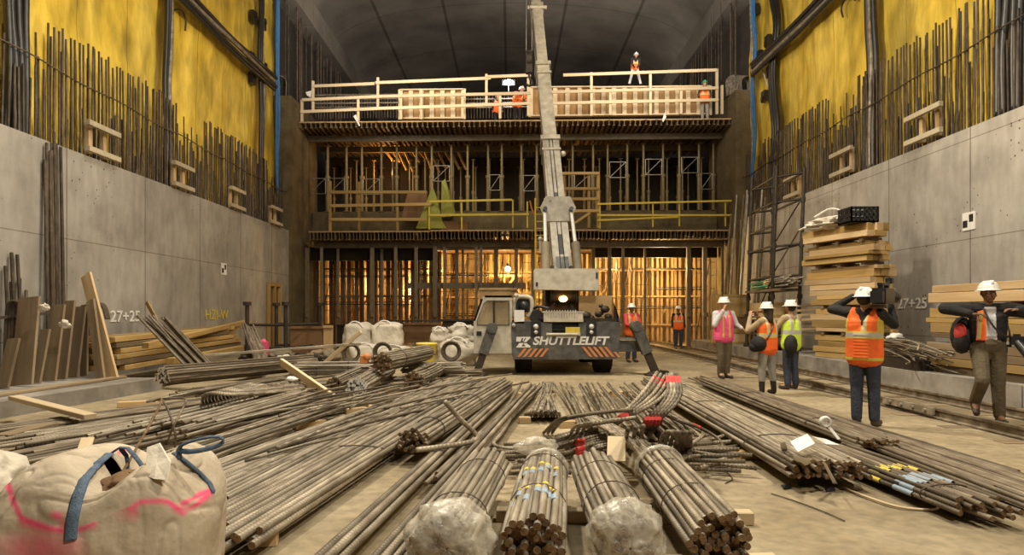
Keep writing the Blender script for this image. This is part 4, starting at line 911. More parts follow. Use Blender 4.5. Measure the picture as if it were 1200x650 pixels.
plank('fallen_plank', V((-7.4,14.2,.5)), V((-3.6,15.4,.75)), .05, .06, M_['rodg'], label='long thin bar resting over the pile below the stained panel', cat='rebar')
plank('fallen_plank', G(0,512,.2), G(60,497,.2), .18, .05, M_['woodd'], label='weathered board lying on the bars at the far left edge', cat='timber')

# ================================================================ LEFT SIDE
def lean(label, x0, x1, yt, yb, mt, tilt=0, X0=-8.35, X1=-9.2, th=.045):
    px = (x0+x1)/2; Y = X0*F/(px-CX); w = (x1-x0)*Y/F*1.12
    z = 1.5-(yt-HY)*Y/F
    b_ = V((X0, Y-.12, .26)); t_ = V((X0-tilt*.5, Y+.12, z))
    return plank('leaning_board', b_, t_, w, th, M_[mt], up=(.25,1,0), label=label, cat='board')
for a in (('narrow weathered board at the far left edge of the leaning boards', 2, 18, 397, 462, 'woodd'),
          ('tallest broad weathered board with a dark stain low down', 18, 46, 348, 460, 'woodd', .1),
          ('short grey board between the broad board and the pair beside it', 42, 54, 386, 458, 'woodd'),
          ('dark broad board with a squared top near the white rag', 55, 72, 357, 452, 'woodd'),
          ('broad board left of the bluish stained one', 70, 84, 352, 452, 'woodd'),
          ('broad board with a bluish stain in the middle of the leaning row', 83, 97, 359, 452, 'woodd'),
          ('grey narrow board partly hidden behind the leaning pair', 99, 108, 357, 450, 'woodd', .3)):
    lean(*a)
plank('leaning_board', P(133,447,12.1), P(101,322,12.9), .26, .05, M_['wood'], up=(.25,1,0), label='long pale plank leaning at an angle at the right of the leaning boards', cat='board')
plank('leaning_board', P(119,449,12.0), P(106,352,12.6), .2, .05, M_['woodd'], up=(.25,1,0), label='brown plank leaning just left of the long pale plank', cat='board')
for grp, n, x0, dx, zt, lab in (('tall', 9, 74, 2.6, 4.9, 'very tall dark bar leaning on the left wall behind the boards'), ('short', 6, 34, 3.2, 2.3, 'dark bar about door height leaning on the left wall')):
    for i in range(n):
        px = x0+i*dx; Y = -9.0*F/(px-CX); mb = MB(); z1 = zt+u(-.4,.35)
        mb.cyl((-9.25,Y-.1+u(-.05,.05),.25), (-9.38,Y+u(-.1,.1),z1), .03, n=7); solo('leaning_bar', mb, M_['dowel'], lab, 'rebar', f'{grp} dark bars leaning on the left wall')
for px, py, k, lab in ((10,358,5,'hooked bars standing bunched behind the nearest leaning boards'), (108,360,3,'hooked bars standing behind the two slanting planks')):
    Y = -8.9*F/(px-CX); c = P(px, py, Y)
    bent(lab, [[V((c.x,c.y+.07*i-.1,.26)), V((c.x-.05,c.y+.07*i,c.z-.2)), V((c.x,c.y+.08*i,c.z+.1)), V((c.x+.22,c.y+.06*i,c.z+.06)), V((c.x+.3,c.y+.05*i,c.z-.25))] for i in range(k)], .026, 'dowel')
for px, py, lab in ((52,360,'white rag hung on the boards beside the tallest one'), (76,380,'small white rag caught between two boards')):
    c = P(px, py, 10.8); mb = lump('', '', c, (.085,.05,.07), 'white', '', px, .6, n=24, fq=1.6, flatb=False); solo('rag', mb, M_['sack'], lab, 'rag')
m = MB(); m.beam((-8.9,10.2,1.35),(-8.9,12.6,1.5),.05,.05); solo('support_rail', m, M_['dowel'], 'thin rail holding up the leaning boards', 'rail')
plank('kerb_plank', (-7.7,9.4,.265),(-7.45,12.3,.265), .2, .04, M_['woodd'], label='flat board lying on the kerb at the foot of the leaning boards', cat='timber')
# long timber pile
for l in range(6):
    for k in range(4):
        y0 = 13.3+u(-.15,.2); x = -8.75+.19*k+u(-.02,.02)
        z = .34+l*.12
        plank('timber_beam', (x, y0, z-.12*0), (x+u(.0,.15)+.1, y0+5.6+u(-.6,.3), z+.12), .15, .105, M_[R.choice(('woody','woody','woodd'))], label='golden timber beam in the long pile against the left wall', cat='timber', group='timbers in the pile against the left wall')
plank('timber_beam', (-7.7,13.5,.8), (-8.2,20.0,1.22), .14, .12, M_['woody'], label='single golden beam sloping along the front of the timber pile', cat='timber')
plank('timber_beam', (-7.55,14.2,.42), (-7.6,18.4,.5), .2, .14, M_['woody'], label='lower golden beam lying in front of the timber pile', cat='timber')
plank('timber_beam', (-7.1,12.95,.16), (-6.9,16.2,.2), .22, .2, M_['wood'], label='thick squared timber under the silvery ended fan of bars', cat='timber')
plank('timber_beam', (-8.0,14.9,.9), (-8.75,15.4,1.75), .03, .12, M_['woody'], label='thin wedge of board standing up behind the timber pile', cat='timber')
# door frame opening and dark legs
t = thing('timber_doorway', 'narrow timber framed opening in the far left wall', 'door frame', (XL+.03, 25.6, 0))
ya, yb = WX(314,0,XL+.05).y, WX(327,0,XL+.05).y; zt_ = 2.6
m = MB(); m.box((XL-.02,ya,0),(XL+.02,yb,zt_)); part('opening', m, M_['plyd'], t)
for y in (ya, yb, (ya+yb)/2): plank('post', (XL+.08,y,0), (XL+.08,y,zt_), .12, .12, M_['woody'], t)
plank('header', (XL+.08,ya,zt_), (XL+.08,yb,zt_), .12, .14, M_['woody'], t)
t = thing('scaffold_trestle', 'dark scaffold frame with four capped legs standing by the left wall', 'scaffold', (-7.0,18.2,0))
for dx, dy in ((-.3,0),(.75,.1),(-.1,1.7),(1.2,1.8)):
    m = MB(); m.cyl((-7.1+dx,18+dy,0),(-7.1+dx,18+dy,1.75), .06, n=8); m.cyl((-7.1+dx,18+dy,1.7),(-7.1+dx,18+dy,1.8), .12, n=8); part('leg', m, M_['steel'], t)
for z in (.5, 1.15): m = MB(); m.cyl((-7.4,18,z),(-6.35,18.1,z), .04, n=7); m.cyl((-7.2,19.7,z),(-5.9,19.8,z), .04, n=7); m.cyl((-6.35,18.1,z),(-5.9,19.8,z), .04, n=7); part('cross_tube', m, M_['steel'], t)
m = MB(); c = P(309,408,17.2); m.cbox(c, (.2,.2,.34)); m.ball(c+V((0,0,.17)), .09, 8); solo('pink_can', m, M_['pink'], 'small bright pink container beside the dark scaffold legs', 'container')
def sack(label, px, py, Y, sc, seed, sq=.6, amp=.18, mt='sack', base=None):
    c = P(px, py, Y); t = thing('bulk_sack', label, 'sack', (c.x, c.y, c.z-sc[2]))
    part('sack_body', lump('', '', c, sc, mt, '', seed, amp, sq=sq), M_[mt], t)
    mb = MB(); mb.tube(chaikin([c+V((-sc[0]*.5,-sc[1]*.9,sc[2]*.7)), c+V((-sc[0]*.3,-sc[1]*.7,sc[2]*1.15)), c+V((sc[0]*.2,-sc[1]*.7,sc[2]*1.1)), c+V((sc[0]*.5,-sc[1]*.9,sc[2]*.7))]), .03, 6, flat=.4); part('lifting_strap', mb, M_['white'], t)
    return t
sack('plump white sack in the left pair before the lit studs', 420, 395, 19, (.46,.42,.42), 1)
sack('plump white sack in the right of the left pair, its top tied', 454, 394, 19, (.48,.42,.42), 2)
sack('crumpled white sack low down beneath the left pair', 462, 418, 18.6, (.7,.4,.33), 3, .7)
sack('limp crumpled white sack heaped left of the crane cab', 516, 395, 18.6, (.3,.35,.28), 4, .8, .35)
sack('crumpled white sack with deep folds just left of the crane cab', 541, 393, 18.4, (.42,.35,.33), 5, .8, .4)
sack('grey white sack standing under the crumpled one by the cab', 538, 413, 18.2, (.55,.4,.4), 6, .7, .3)
sack('pale sack lying at the base of the left pair', 430, 416, 18.8, (.5,.4,.34), 7, .6, .2)
for px, py, Y, lab in ((412,413,18.0,'round coil on the side of the sacks at left'), (449,412,18.0,'round coil between the left pair of sacks'), (529,411,17.5,'round coil on the side of the sacks by the crane cab')):
    c = P(px, py, Y); m = MB()
    for k in range(3): m.tube([c+V(((.19+.03*k)*math.cos(a*math.pi/10), -.05*k, (.2+.03*k)*math.sin(a*math.pi/10))) for a in range(20)], .028, 6, close=True)
    solo('coil', m, M_['rodb'], lab, 'coil')
c = G(500,426,.3); t = thing('bucket', 'yellow bucket with a dirty side standing behind the crosswise bars', 'bucket', (c.x,c.y,.25))
m = MB(); m.lathe([(.17,.0),(.19,.05),(.23,.48),(.25,.5),(.25,.54),(.22,.54),(.2,.5)], (c.x,c.y,.25), 18); part('bucket_body', m, M_['yellp'], t)
m = MB(); m.tube([(c.x+.24*math.cos(a*math.pi/10), c.y-.02, .77-.1*math.sin(a*math.pi/10)) for a in range(11)], .012, 5); part('handle', m, M_['steelg'], t)
for px, py, z, s_, lab in ((480,426,.5,.16,'orange cap on the rusty bundle at the top of the pile'),): pass
c = G(427,421,.62); m = MB(); m.cbox(c, (.14,.14,.14)); m.ball(c+V((.05,-.02,.05)), .08, 8); solo('orange_rag', m, M_['orange'], 'small orange rag at the left end of the top rusty bundle', 'rag')
for i in range(12):
    c = V((-5.6+u(-1.2,1.2), 16.8+u(-.7,.7), .22+u(0,.2)))
    m = lump('', '', c, (u(.15,.35),u(.15,.3),u(.1,.22)), 'steel', '', i, .4); solo('scrap_lump', m, M_[R.choice(('steel','woodd','joistg'))], 'dark lump of site scrap heaped below the stained plywood panel', 'scrap', 'scrap below the stained panel')
for px, py, lab in ((345,436,'white glove lying on the scrap below the stained panel'), (342,444,'second white glove lying lower on the scrap heap')):
    m = lump('', '', G(px,py,.35), (.1,.08,.05), 'white', '', 3, .4, n=14); solo('glove', m, M_['white'], lab, 'glove')
m = lump('', '', P(333,428,16), (.2,.2,.26), 'sack', '', 9, .2, sq=.6); solo('bundle_bag', m, M_['sack'], 'small pale wrapped bag beside the dark scaffold legs', 'bag')

# ================================================================ BULK BAG, FOREGROUND
C0 = V((-1.99,3.22,.34)); HS = (.50,.42,.44)
def bag(a, b):
    th = 2*math.pi*a; ph = math.pi*(b*.985+.0075)
    d = V((math.sin(ph)*math.cos(th), math.sin(ph)*math.sin(th), math.cos(ph)))
    q = V(tuple(math.copysign(abs(x)**.62, x) for x in d))
    cr = lambda f, o: max(0, 1-abs(noise.noise(V((d.x*f, d.y*f, d.z*f*.6))+V((o,o*2,0))))*7)**2
    k = 1+.07*noise.noise(d*1.5+V((4,1,0)))+.02*noise.noise(d*4+V((2,7,0)))-.05*cr(1.3,3)-.022*cr(2.6,8)-.008*cr(5,1)
    p = V((q.x*HS[0]*k, q.y*HS[1]*k, q.z*HS[2]*k))
    fold = .04*math.sin(p.x*9+p.z*6)*noise.noise(p*2.2); p.y += fold; p.z += fold*.5
    if d.z > .3:                                     # slumped open mouth, two raised lobes
        g = math.exp(-(((p.x-.13)/.13)**2+((p.y+.02)/.3)**2)); p.z -= .24*g*(d.z-.3)/.7
        p.z += .07*math.exp(-((p.x-.30)/.14)**2)+.03*math.exp(-((p.x+.2)/.2)**2)
        p.x *= 1-.1*(d.z-.3)
    return C0+V((p.x, p.y, max(p.z, -.35)))
m = MB(); m.grid(bag, 260, 170, closeu=True)
BT = thing('bulk_bag', 'big dirty white bulk bag with blue lifting straps and pink spray lines', 'bag', (C0.x, C0.y, 0))
bo = part('bag_body', m, M_['bag'], BT)
tree = BVHTree.FromPolygons(m.v, m.f)
EYE = V((0,0,H))
def hit(px, py, lift=.008):
    d = (P(px, py, 5)-EYE).normalized(); r_ = tree.ray_cast(EYE, d)
    return (r_[0]-d*lift) if r_[0] is not None else None
def polyd(p, pl):
    best = 9
    for a, b_ in zip(pl, pl[1:]):
        ab = b_-a; t_ = max(0, min(1, (p-a).dot(ab)/ab.length_squared)); best = min(best, (p-(a+ab*t_)).length)
    return best
def hits(seq, n=8):
    out = []
    for (a, b_), (c, d) in zip(seq, seq[1:]):
        for k in range(n):
            h = hit(a+(c-a)*k/n, b_+(d-b_)*k/n)
            if h: out.append(h)
    return out
PL = [hits([(6,556),(14,585),(24,607),(45,616),(70,622),(95,620),(112,612)]), hits([(96,618),(120,617),(140,603),(165,588),(190,586),(200,588)]), hits([(200,588),(215,600),(232,590),(250,575)]),
      hits([(62,600),(72,612),(84,618)]), hits([(140,530),(150,524)]), hits([(215,590),(236,578),(252,572)])]
at = bo.data.attributes.new('paint', 'FLOAT', 'POINT'); vals = []
cc = sum(m.v, V())/len(m.v)
for p in m.v:
    d = min((polyd(p, pl) for pl in PL if len(pl) > 1), default=9); nn = .5+.5*noise.noise(p*14)
    k = max(0, min(1, 1.5-d/(.007+.012*nn)))
    # broad pink smear low on the front
    s_ = max(0, 1-((p.x+2.05)/.24)**2-((p.z-.47)/.10)**2)*(.75 if p.y < C0.y else 0)
    vals.append(min(1, max(k*.9, s_*(.5+nn*.5))))
at.data.foreach_set('value', vals)
M_['strap'] = mat('blue_strap', [(.05,.075,.12),(.11,.155,.22)], 30, .8, bump=.4, st=(1,1,1))
def ribbon(label, pts, r=.02):
    mb = MB(); mb.tube(chaikin(pts, 1), r, 8, flat=.35); part('lifting_strap', mb, M_['strap'], BT, label)
s1 = hits([(127,532),(112,545),(98,562),(90,585),(84,612),(82,640)], 4); ribbon(None, s1, .026)
s2 = hits([(196,524),(212,536),(232,552),(246,566),(252,580)], 4)
if len(s2) > 2: ribbon(None, s2, .018)
e = hit(132,532) or V((-1.9,3.1,.8))
ribbon(None, [e+V((-.03,0,-.01)), e+V((.06,.0,.05)), e+V((.14,-.02,-.02)), e+V((.19,-.03,-.09)), e+V((.17,-.05,-.13)), e+V((.10,-.05,-.11)), e+V((.08,0,-.02)), e+V((.04,.0,.03))], .015)
e = hit(192,532) or V((-1.6,3.1,.8))
ribbon(None, [e+V((0,0,-.01)), e+V((-.01,0,.05)), e+V((.06,0,.08)), e+V((.17,.02,.10)), e+V((.205,.03,.075)), e+V((.17,.02,.045)), e+V((.06,.0,.025)), e+V((.0,.0,.03))], .021)
m = lump('', '', C0+V((.12,-.08,.33)), (.12,.14,.05), 'plyd', '', 2, .4, n=20); part('contents', m, M_['plyd'], BT)
fl = [P(172,524,3.08), P(186,519,3.1), P(199,541,3.0), P(195,562,2.93), P(181,561,2.93), P(170,557,2.96)]
m = MB(); c_ = sum(fl, V())/6; m._add(fl+[p+V((0,.012,0)) for p in fl]+[c_], [(i,(i+1)%6,12) for i in range(6)]+[list(range(11,5,-1))]+[(i,6+i,6+(i+1)%6,(i+1)%6) for i in range(6)]); part('flap', m, M_['sack'], BT, 'white inner flap folded out of the open mouth')
# sliver of a second bag at the left edge
t = thing('bulk_bag', 'second dirty white bulk bag showing only at the left edge of the frame', 'bag', (-3.05,3.65,0))
part('bag_body', lump('', '', (-3.27,3.6,.36), (.42,.42,.36), 'bag', '', 5, .2, n=60, sq=.65), M_['sack'], t)
mb = MB(); mb.tube(chaikin([(-2.42,2.98,.75),(-2.40,2.98,.6),(-2.40,2.98,.3),(-2.43,2.98,.05)]), .015, 7); part('yellow_cord', mb, M_['yellp'], t) if 0 else None

# ================================================================ RIGHT SIDE
# rails
def rail(label, X0, X1):
    t = MB(); prof = [(-.06,0),(.06,0),(.06,.015),(.012,.03),(.012,.1),(.035,.11),(.035,.14),(-.035,.14),(-.035,.11),(-.012,.1),(-.012,.03),(-.06,.015)]
    pts = [(X0+(X1-X0)*(y-4)/30+.05*math.sin(y*.35), y) for y in range(4, 33)]
    n = len(prof); vs = [(x+a, y, b_+.01) for x, y in pts for a, b_ in prof]
    t._add(vs, [(i*n+j, i*n+(j+1)%n, (i+1)*n+(j+1)%n, (i+1)*n+j)[::-1] for i in range(len(pts)-1) for j in range(n)]+[list(range(n))])
    solo('rail', t, M_['rodb'], label, 'rail')
rail('rusty railway rail on the right floor, nearer the bundles', 6.05, 5.95); rail('rusty railway rail on the right floor, nearer the kerb', 7.22, 7.0)
for y in range(6, 30, 1):
    m = MB(); m.box((5.65,y*1.0+.3,-.05),(7.6,y+.48,.007)); solo('sleeper', m, M_['woodd'], 'timber sleeper half buried under the right-hand rails', 'sleeper', 'sleepers under the rails')
m = MB(); m.box((5.93,9.0,.06),(5.97,10.2,.16)); 
for k in range(4): m.cyl((5.9,9.15+.28*k,.11),(5.94,9.15+.28*k,.11), .03, n=6)
solo('fishplate', m, M_['rodg'], 'bolted joint plate on the nearer rusty rail', 'rail joint')

def stack(x0, y0, x1, y1, dep, zb, zt, lab, grp, nd=3, wob=.08, mts=('woody','woody','wood')):
    a, b_ = V((x0,y0,0)), V((x1,y1,0)); d = (b_-a).normalized(); nrm = V((-d.y, d.x, 0))
    if nrm.x < 0: nrm = -nrm
    z = zb; l = 0
    while z < zt:
        h = R.choice((.09,.14,.19,.14)); off = wob*noise.noise(V((l*.35, x0, 0)))*2.2; s0 = u(-.1,.08); 
        if l % 5 == 4:
            for f in (.15,.5,.85):
                c = a.lerp(b_, f); plank('timber', c+nrm*off+V((0,0,z+.045)), c+nrm*(dep+off)+V((0,0,z+.045)), .1, .085, M_['woodd'], label=lab, cat='timber', group=grp)
            z += .09
        else:
            for k in range(nd):
                o = nrm*(off+dep*(k+.5)/nd+u(-.01,.01)); jj = u(-.12,.12)
                plank('timber', a+o+d*(s0+jj)+V((0,0,z+h/2)), b_+o+d*(s0+jj*.5)+V((0,0,z+h/2+u(-.01,.01))), dep/nd*.96, h*.95, M_[R.choice(mts)], label=lab, cat='timber', group=grp)
            z += h
        l += 1
    return z
zt1 = stack(7.72,16.3,8.25,14.5,.6,.38,2.0,'golden timber in the lower half of the tall stack beside the rails','tall timber stack, lower half',3,.03)
zt1 = stack(7.6,16.5,8.18,14.55,.6,zt1,3.55,'golden timber in the jutting upper half of the tall stack beside the rails','tall timber stack, upper half',3,.14)
zt2 = stack(8.05,12.3,8.1,8.2,.75,.38,1.95,'timber beam in the long low stack at the right edge','low timber stack at the right edge',3,.05,('woodd','woody','woodd','wood'))
c = V((8.15,15.0,zt1)); t = thing('plastic_crate', 'black plastic milk crate on top of the tall timber stack', 'crate', c)
m = MB()
for a_, b_ in (((-.32,-.3,0),(.32,.3,.03)),): m.box(c+V(a_), c+V(b_))
for z in (.0,.14,.29):
    for a_, b_ in (((-.32,-.3),(.32,-.27)),((-.32,.27),(.32,.3)),((-.32,-.3),(-.29,.3)),((.29,-.3),(.32,.3))): m.box(c+V((*a_,z)), c+V((*b_,z+.07)))
for k in range(7):
    x = -.32+.1*k
    for y in (-.3,.27): m.box(c+V((x,y,0)), c+V((x+.03,y+.03,.35)))
    for x2 in (-.32,.29): m.box(c+V((x2,-.3+.09*k,0)), c+V((x2+.03,-.27+.09*k,.35)))
part('basket', m, M_['cam'], t)
m = lump('', '', V((7.95,16.0,zt1+.12)), (.42,.5,.17), 'white', '', 3, .5, n=40, fq=3); solo('rope_pile', m, M_['sack'], 'heap of pale rope and sheeting on top of the tall timber stack', 'rope')
for i, (a_, b_) in enumerate((((7.5,16.6,zt1+.05),(8.2,15.3,zt1+.25)),((7.45,16.2,zt1+.04),(8.1,15.6,zt1+.2)),((7.6,16.0,zt1+.3),(8.3,15.4,zt1+.1)))):
    m = MB(); m.tube(chaikin([a_, ((a_[0]+b_[0])/2,(a_[1]+b_[1])/2,a_[2]+.25), b_]), .045, 7, flat=.5); solo('rope', m, M_['white'], 'thick pale strap draped over the heap on the tall timber stack', 'rope', 'straps on the tall timber stack')
# rod heap on the kerb between stacks
t = thing('wire_bundle', 'tangled bundle of grey wire and thin bars on the kerb between the timber stacks', 'wire', (8.2,13.2,.38))
for k in range(34):
    y0 = 14.3+u(-.5,.2); x = 7.95+u(-.2,.5); z = .5+u(0,.42)
    m = MB(); m.tube(chaikin([(x,y0,z+.05), (x+u(-.1,.1),y0-1,z+u(0,.15)), (x+u(-.1,.15),y0-1.9,z-.05+u(-.05,.1)), (x+u(-.3,.1),y0-2.2-u(0,.3),z-.1)]), .016, 6); part('wire', m, M_[R.choice(('rodg','rodb'))], t)
m = MB(); m.box((7.75,12.2,.38),(8.6,13.6,.58)); solo('site_crate', m, M_['steel'], 'dark crate under the tangled wire on the right kerb', 'crate')
m = lump('', '', (8.25,13.7,.98), (.16,.14,.08), 'white', '', 4, .5, n=16); solo('rag', m, M_['white'], 'white rag lying on the tangled wire bundle', 'rag')

# dark scaffold tower
t = thing('scaffold_tower', 'tall dark steel scaffold tower standing beside the right wall', 'scaffold', (8.05,19.8,.38))
posts = [(7.75,21.0),(7.72,19.0),(8.35,20.7),(8.35,18.6)]
for i, (x, y) in enumerate(posts):
    m = MB(); top = 5.9-.25*i*(.3)
    m.cyl((x,y,.38),(x+.15,y-.1,top), .055, n=8)
    for z in (1.9,3.4,4.7): m.cyl((x+.15*(z/6),y-.1*(z/6),z),(x+.15*(z/6),y-.1*(z/6),z+.14), .08, n=8)
    m.cyl((x,y,.38),(x,y,.5), .1, n=8); part('leg', m, M_['steel'], t)
for z in (.8,1.5,2.55,3.45,4.05,4.75,5.5):
    for i, j in ((0,1),(2,3),(0,2),(1,3)):
        if z in (1.5,4.05) and i != 0: continue
        a_, b_ = posts[i], posts[j]; o = .15*z/6; m = MB(); m.cyl((a_[0]+o,a_[1]-.1*z/6,z),(b_[0]+o,b_[1]-.1*z/6,z+.04), .035, n=7); part('cross_tube', m, M_['steel'], t)
for (i, j, z0, z1) in ((0,1,.8,2.5),(1,3,2.6,3.9),(2,3,3.5,4.7)):
    m = MB(); a_, b_ = posts[i], posts[j]; m.cyl((a_[0]+.05,a_[1],z0),(b_[0]+.05,b_[1],z1), .022, n=6); part('diagonal', m, M_['steel'], t)
m = MB(); m.box((7.7,18.6,2.13),(8.4,21.0,2.2)); part('shelf', m, M_['woodd'], t)
for i in range(14):
    x = 7.75+u(0,.3)+.04*(i%3); z = 2.25+.045*(i//3); mb = MB(); mb.tube([(x,21.2+u(-.2,.2),z),(x+u(-.03,.03),19.5+u(-.2,.2),z+.02)], .022, 6)
    solo('green_bar', mb, M_['greenr'], 'green coated bar lying on the shelf of the dark scaffold tower', 'rebar', 'green bars on the tower shelf')
for i in range(26):
    x = 7.8+u(0,.5); z = 2.26+.055*(i//5); mb = MB(); mb.tube([(x,19.6+u(-.2,.2),z),(x+u(-.03,.03),18.2+u(-.2,.2),z+.02)], .028, 6)
    solo('grey_bar', mb, M_['rodg'], 'grey bar in the heap on the shelf of the dark scaffold tower', 'rebar', 'grey bars on the tower shelf')
# crates and site gear between tower and facade
def crate(label, x, y, z, sx, sy, sz, mt='wood'):
    t = thing('wooden_crate', label, 'crate', (x,y,z)); m = MB(); m.box((x-sx/2,y-sy/2,z),(x+sx/2,y+sy/2,z+sz)); part('panel', m, M_[mt], t)
    m = MB()
    for a_ in (-1,1):
        m.box((x+a_*sx/2-.04,y-sy/2-.03,z),(x+a_*sx/2+.04,y-sy/2,z+sz)); m.box((x-sx/2-.03,y+a_*sy/2-.05,z),(x-sx/2,y+a_*sy/2+.05,z+sz))
        m.box((x-sx/2,y-sy/2-.03,z+(sz-.08)*(a_>0)),(x+sx/2,y-sy/2,z+.08+(sz-.08)*(a_>0)))
    part('batten', m, M_['woody'], t)
crate('wooden crate highest on the pile left of the dark scaffold tower', 7.95, 23.2, 1.42, .95, 1.1, .72, 'woody')
crate('dark cabinet standing under the highest wooden crate', 7.98, 23.2, .86, .95, 1.1, .56, 'plyd')
crate('pale wooden crate lowest on the pile left of the dark scaffold tower', 7.95, 23.2, .38, 1.0, 1.1, .48, 'wood')
crate('wooden crate inside the dark scaffold tower below the shelf', 8.05, 20.0, 1.35, .6, 1.2, .45, 'wood')
m = MB(); m.box((7.75,18.7,1.28),(8.35,20.9,1.34)); solo('board', m, M_['woodp'], 'pale board spanning the scaffold tower below the shelf', 'board')
m = lump('', '', (8.1,19.5,.72), (.3,.7,.34), 'steel', '', 12, .4, sq=.7); solo('gear_heap', m, M_['steel'], 'dark heap of bagged gear at the foot of the scaffold tower', 'gear')
for i in range(7):
    y = 17.1-.1*i; m = MB(); m.beam((7.7+.05*i,17.7,.9+.13*i),(8.5,17.35,.95+.13*i), .35, .06); solo('short_board', m, M_[R.choice(('wood','woodd'))], 'short board in the pile between the scaffold tower and the tall stack', 'timber', 'short boards beside the tower')
for i in range(9):
    x = 9.0+.05*i*0+u(-.2,.4); y = 22.5+.5*i; m = MB(); m.cyl((x-.3,y,.38),(x+.1,y,5.9+u(-.5,.4)), .05, n=6); solo('leaning_pipe', m, M_['steelg'] if i%2 else M_['joistg'], 'grey pipe standing against the far right wall behind the scaffold tower', 'pipe', 'pipes against the far right wall')
t = thing('traffic_cone', 'far orange marker standing by the rails near the facade', 'cone', (7.55,25.5,0)) if 0 else None
# ================================================================ CRANE
YC = 15.2
def C(px, py, Y=YC): return P(px, py, Y)
CR = thing('mobile_crane', 'grey and cream mobile crane with its telescopic boom raised in the middle of the cavern', 'crane', (1.33, 17, 0))
def cp(name, mb, mt, parent=None, label=None): return part(name, mb, M_[mt], parent or CR, label)
# bumper panel
m = MB(); x0, x1 = C(600,0).x, C(725,0).x; zt, zb = 1.27, .39
m.prism([(x0+.03,zb),(x1-.03,zb),(x1,zb+.1),(x1+.05,zt),(x1-.3,zt+.02),(x1-.95,zt-.03),(x1-.95,zt-.3),(x0+.95,zt-.3),(x0+.95,zt-.03),(x0+.3,zt+.02),(x0-.02,zt),(x0,zb+.1)], YC, YC+.12)
m.box((x0+.02,YC+.1,zb),(x1-.02,YC+.5,zb+.08)); bp_ = cp('bumper', m, 'crane')
m = MB(); m.box((x0+.9,YC+.16,.95),(x1-.9,YC+.22,1.26)); m.box((x0+.9,YC+.02,1.08),(x1-.9,YC+.08,1.11)); cp('radiator_recess', m, 'cam')
m = MB(); c = C(671,387); m.box((c.x-.17,YC-.02,c.z-.08),(c.x+.17,YC,c.z+.08)); cp('number_plate', m, 'yellp')
for px in (628, 693):
    c = C(px,384); h = MB(); h.box((c.x-.12,YC-.02,c.z-.2),(c.x+.12,YC+.01,c.z+.16)); o = cp('headlamp', h, 'cam')
    g = MB(); g.ball((c.x,YC-.03,c.z+.03), .065, 10); g.ball((c.x,YC-.03,c.z-.1), .05, 10); cp('lens', g, 'silv', o)
m = MB(); 
for i in range(12): m.box((C(640,0).x+.063*i,YC+.0,1.34),(C(640,0).x+.063*i+.02,YC+.03,1.56))
a = C(638,366); b_ = C(681,377); m.box((a.x-.02,YC+.03,b_.z),(b_.x+.05,YC+.1,a.z+.02)); m.box((a.x-.02,YC-.02,b_.z-.0),(b_.x+.05,YC+.1,b_.z+.08)); m.box((a.x-.05,YC+.02,a.z),(b_.x+.08,YC+.6,a.z+.03)); cp('grille', m, 'cream')
m = MB(); m.cyl((C(641,0).x,YC-.04,.98),(C(678,0).x,YC-.04,.98), .035, n=8); m.box((C(640,0).x,YC-.06,.95),(C(643,0).x,YC,1.02)); m.box((C(677,0).x,YC-.06,.95),(C(680,0).x,YC,1.02)); cp('tow_bar', m, 'cream')
Mf = Matrix(((1,0,0,C(668,0).x),(0,0,-1,YC-.012),(0,1,0,C(0,399.5).z),(0,0,0,1)))
o = txt_on(Mf, 'SHUTTLELIFT', .27, 'letter', 'lettering', bp_, shear=.22, bold=.035); dg = bpy.context.view_layer.update()
w_ = max(v.co.x for v in o.data.vertices)-min(v.co.x for v in o.data.vertices); k_ = 1.82/w_
for v in o.data.vertices: v.co.x *= k_
m = MB(); a = C(605,407); b_ = C(621.5,394.5); X0, Z0, X1, Z1 = a.x, a.z, b_.x, b_.z; w = X1-X0; h = Z1-Z0
for poly in ([(0,.0),(.32,.0),(.52,.42),(.2,.42)], [(0,.55),(0,1),(.42,1),(.3,.55)], [(.52,.5),(.78,1),(1,1),(1,.9),(.72,.52)], [(.5,.38),(.72,.0),(1,.0),(1,.14),(.72,.42)], [(.5,.9),(.62,.9),(.5,.6),(.45,.6)]):
    m.prism([(X0+a_*w, Z0+b2*h) for a_, b2 in poly], YC-.014, YC-.002)
m.box((X0,YC-.013,Z1-.03),(X1,YC-.002,Z1)); m.box((X0,YC-.013,Z0),(X1,YC-.002,Z0+.025)); cp('emblem', m, 'letter', bp_)
m = MB()
for i in range(5):
    a = C(606+6.5*i,418); s_ = .2; m.prism([(a.x,a.z),(a.x+.07,a.z),(a.x+.07+s_*.8,a.z+s_),(a.x+s_*.8,a.z+s_)], YC-.012, YC-.002)
for i in range(6):
    a = C(691+6.5*i,418); s_ = .24
    if i == 5: s_ = .12
    m.prism([(a.x,a.z),(a.x+.07,a.z),(a.x+.07-s_*.8,a.z+s_),(a.x-s_*.8,a.z+s_)], YC-.012, YC-.002)
cp('warning_stripes', m, 'orange', bp_)
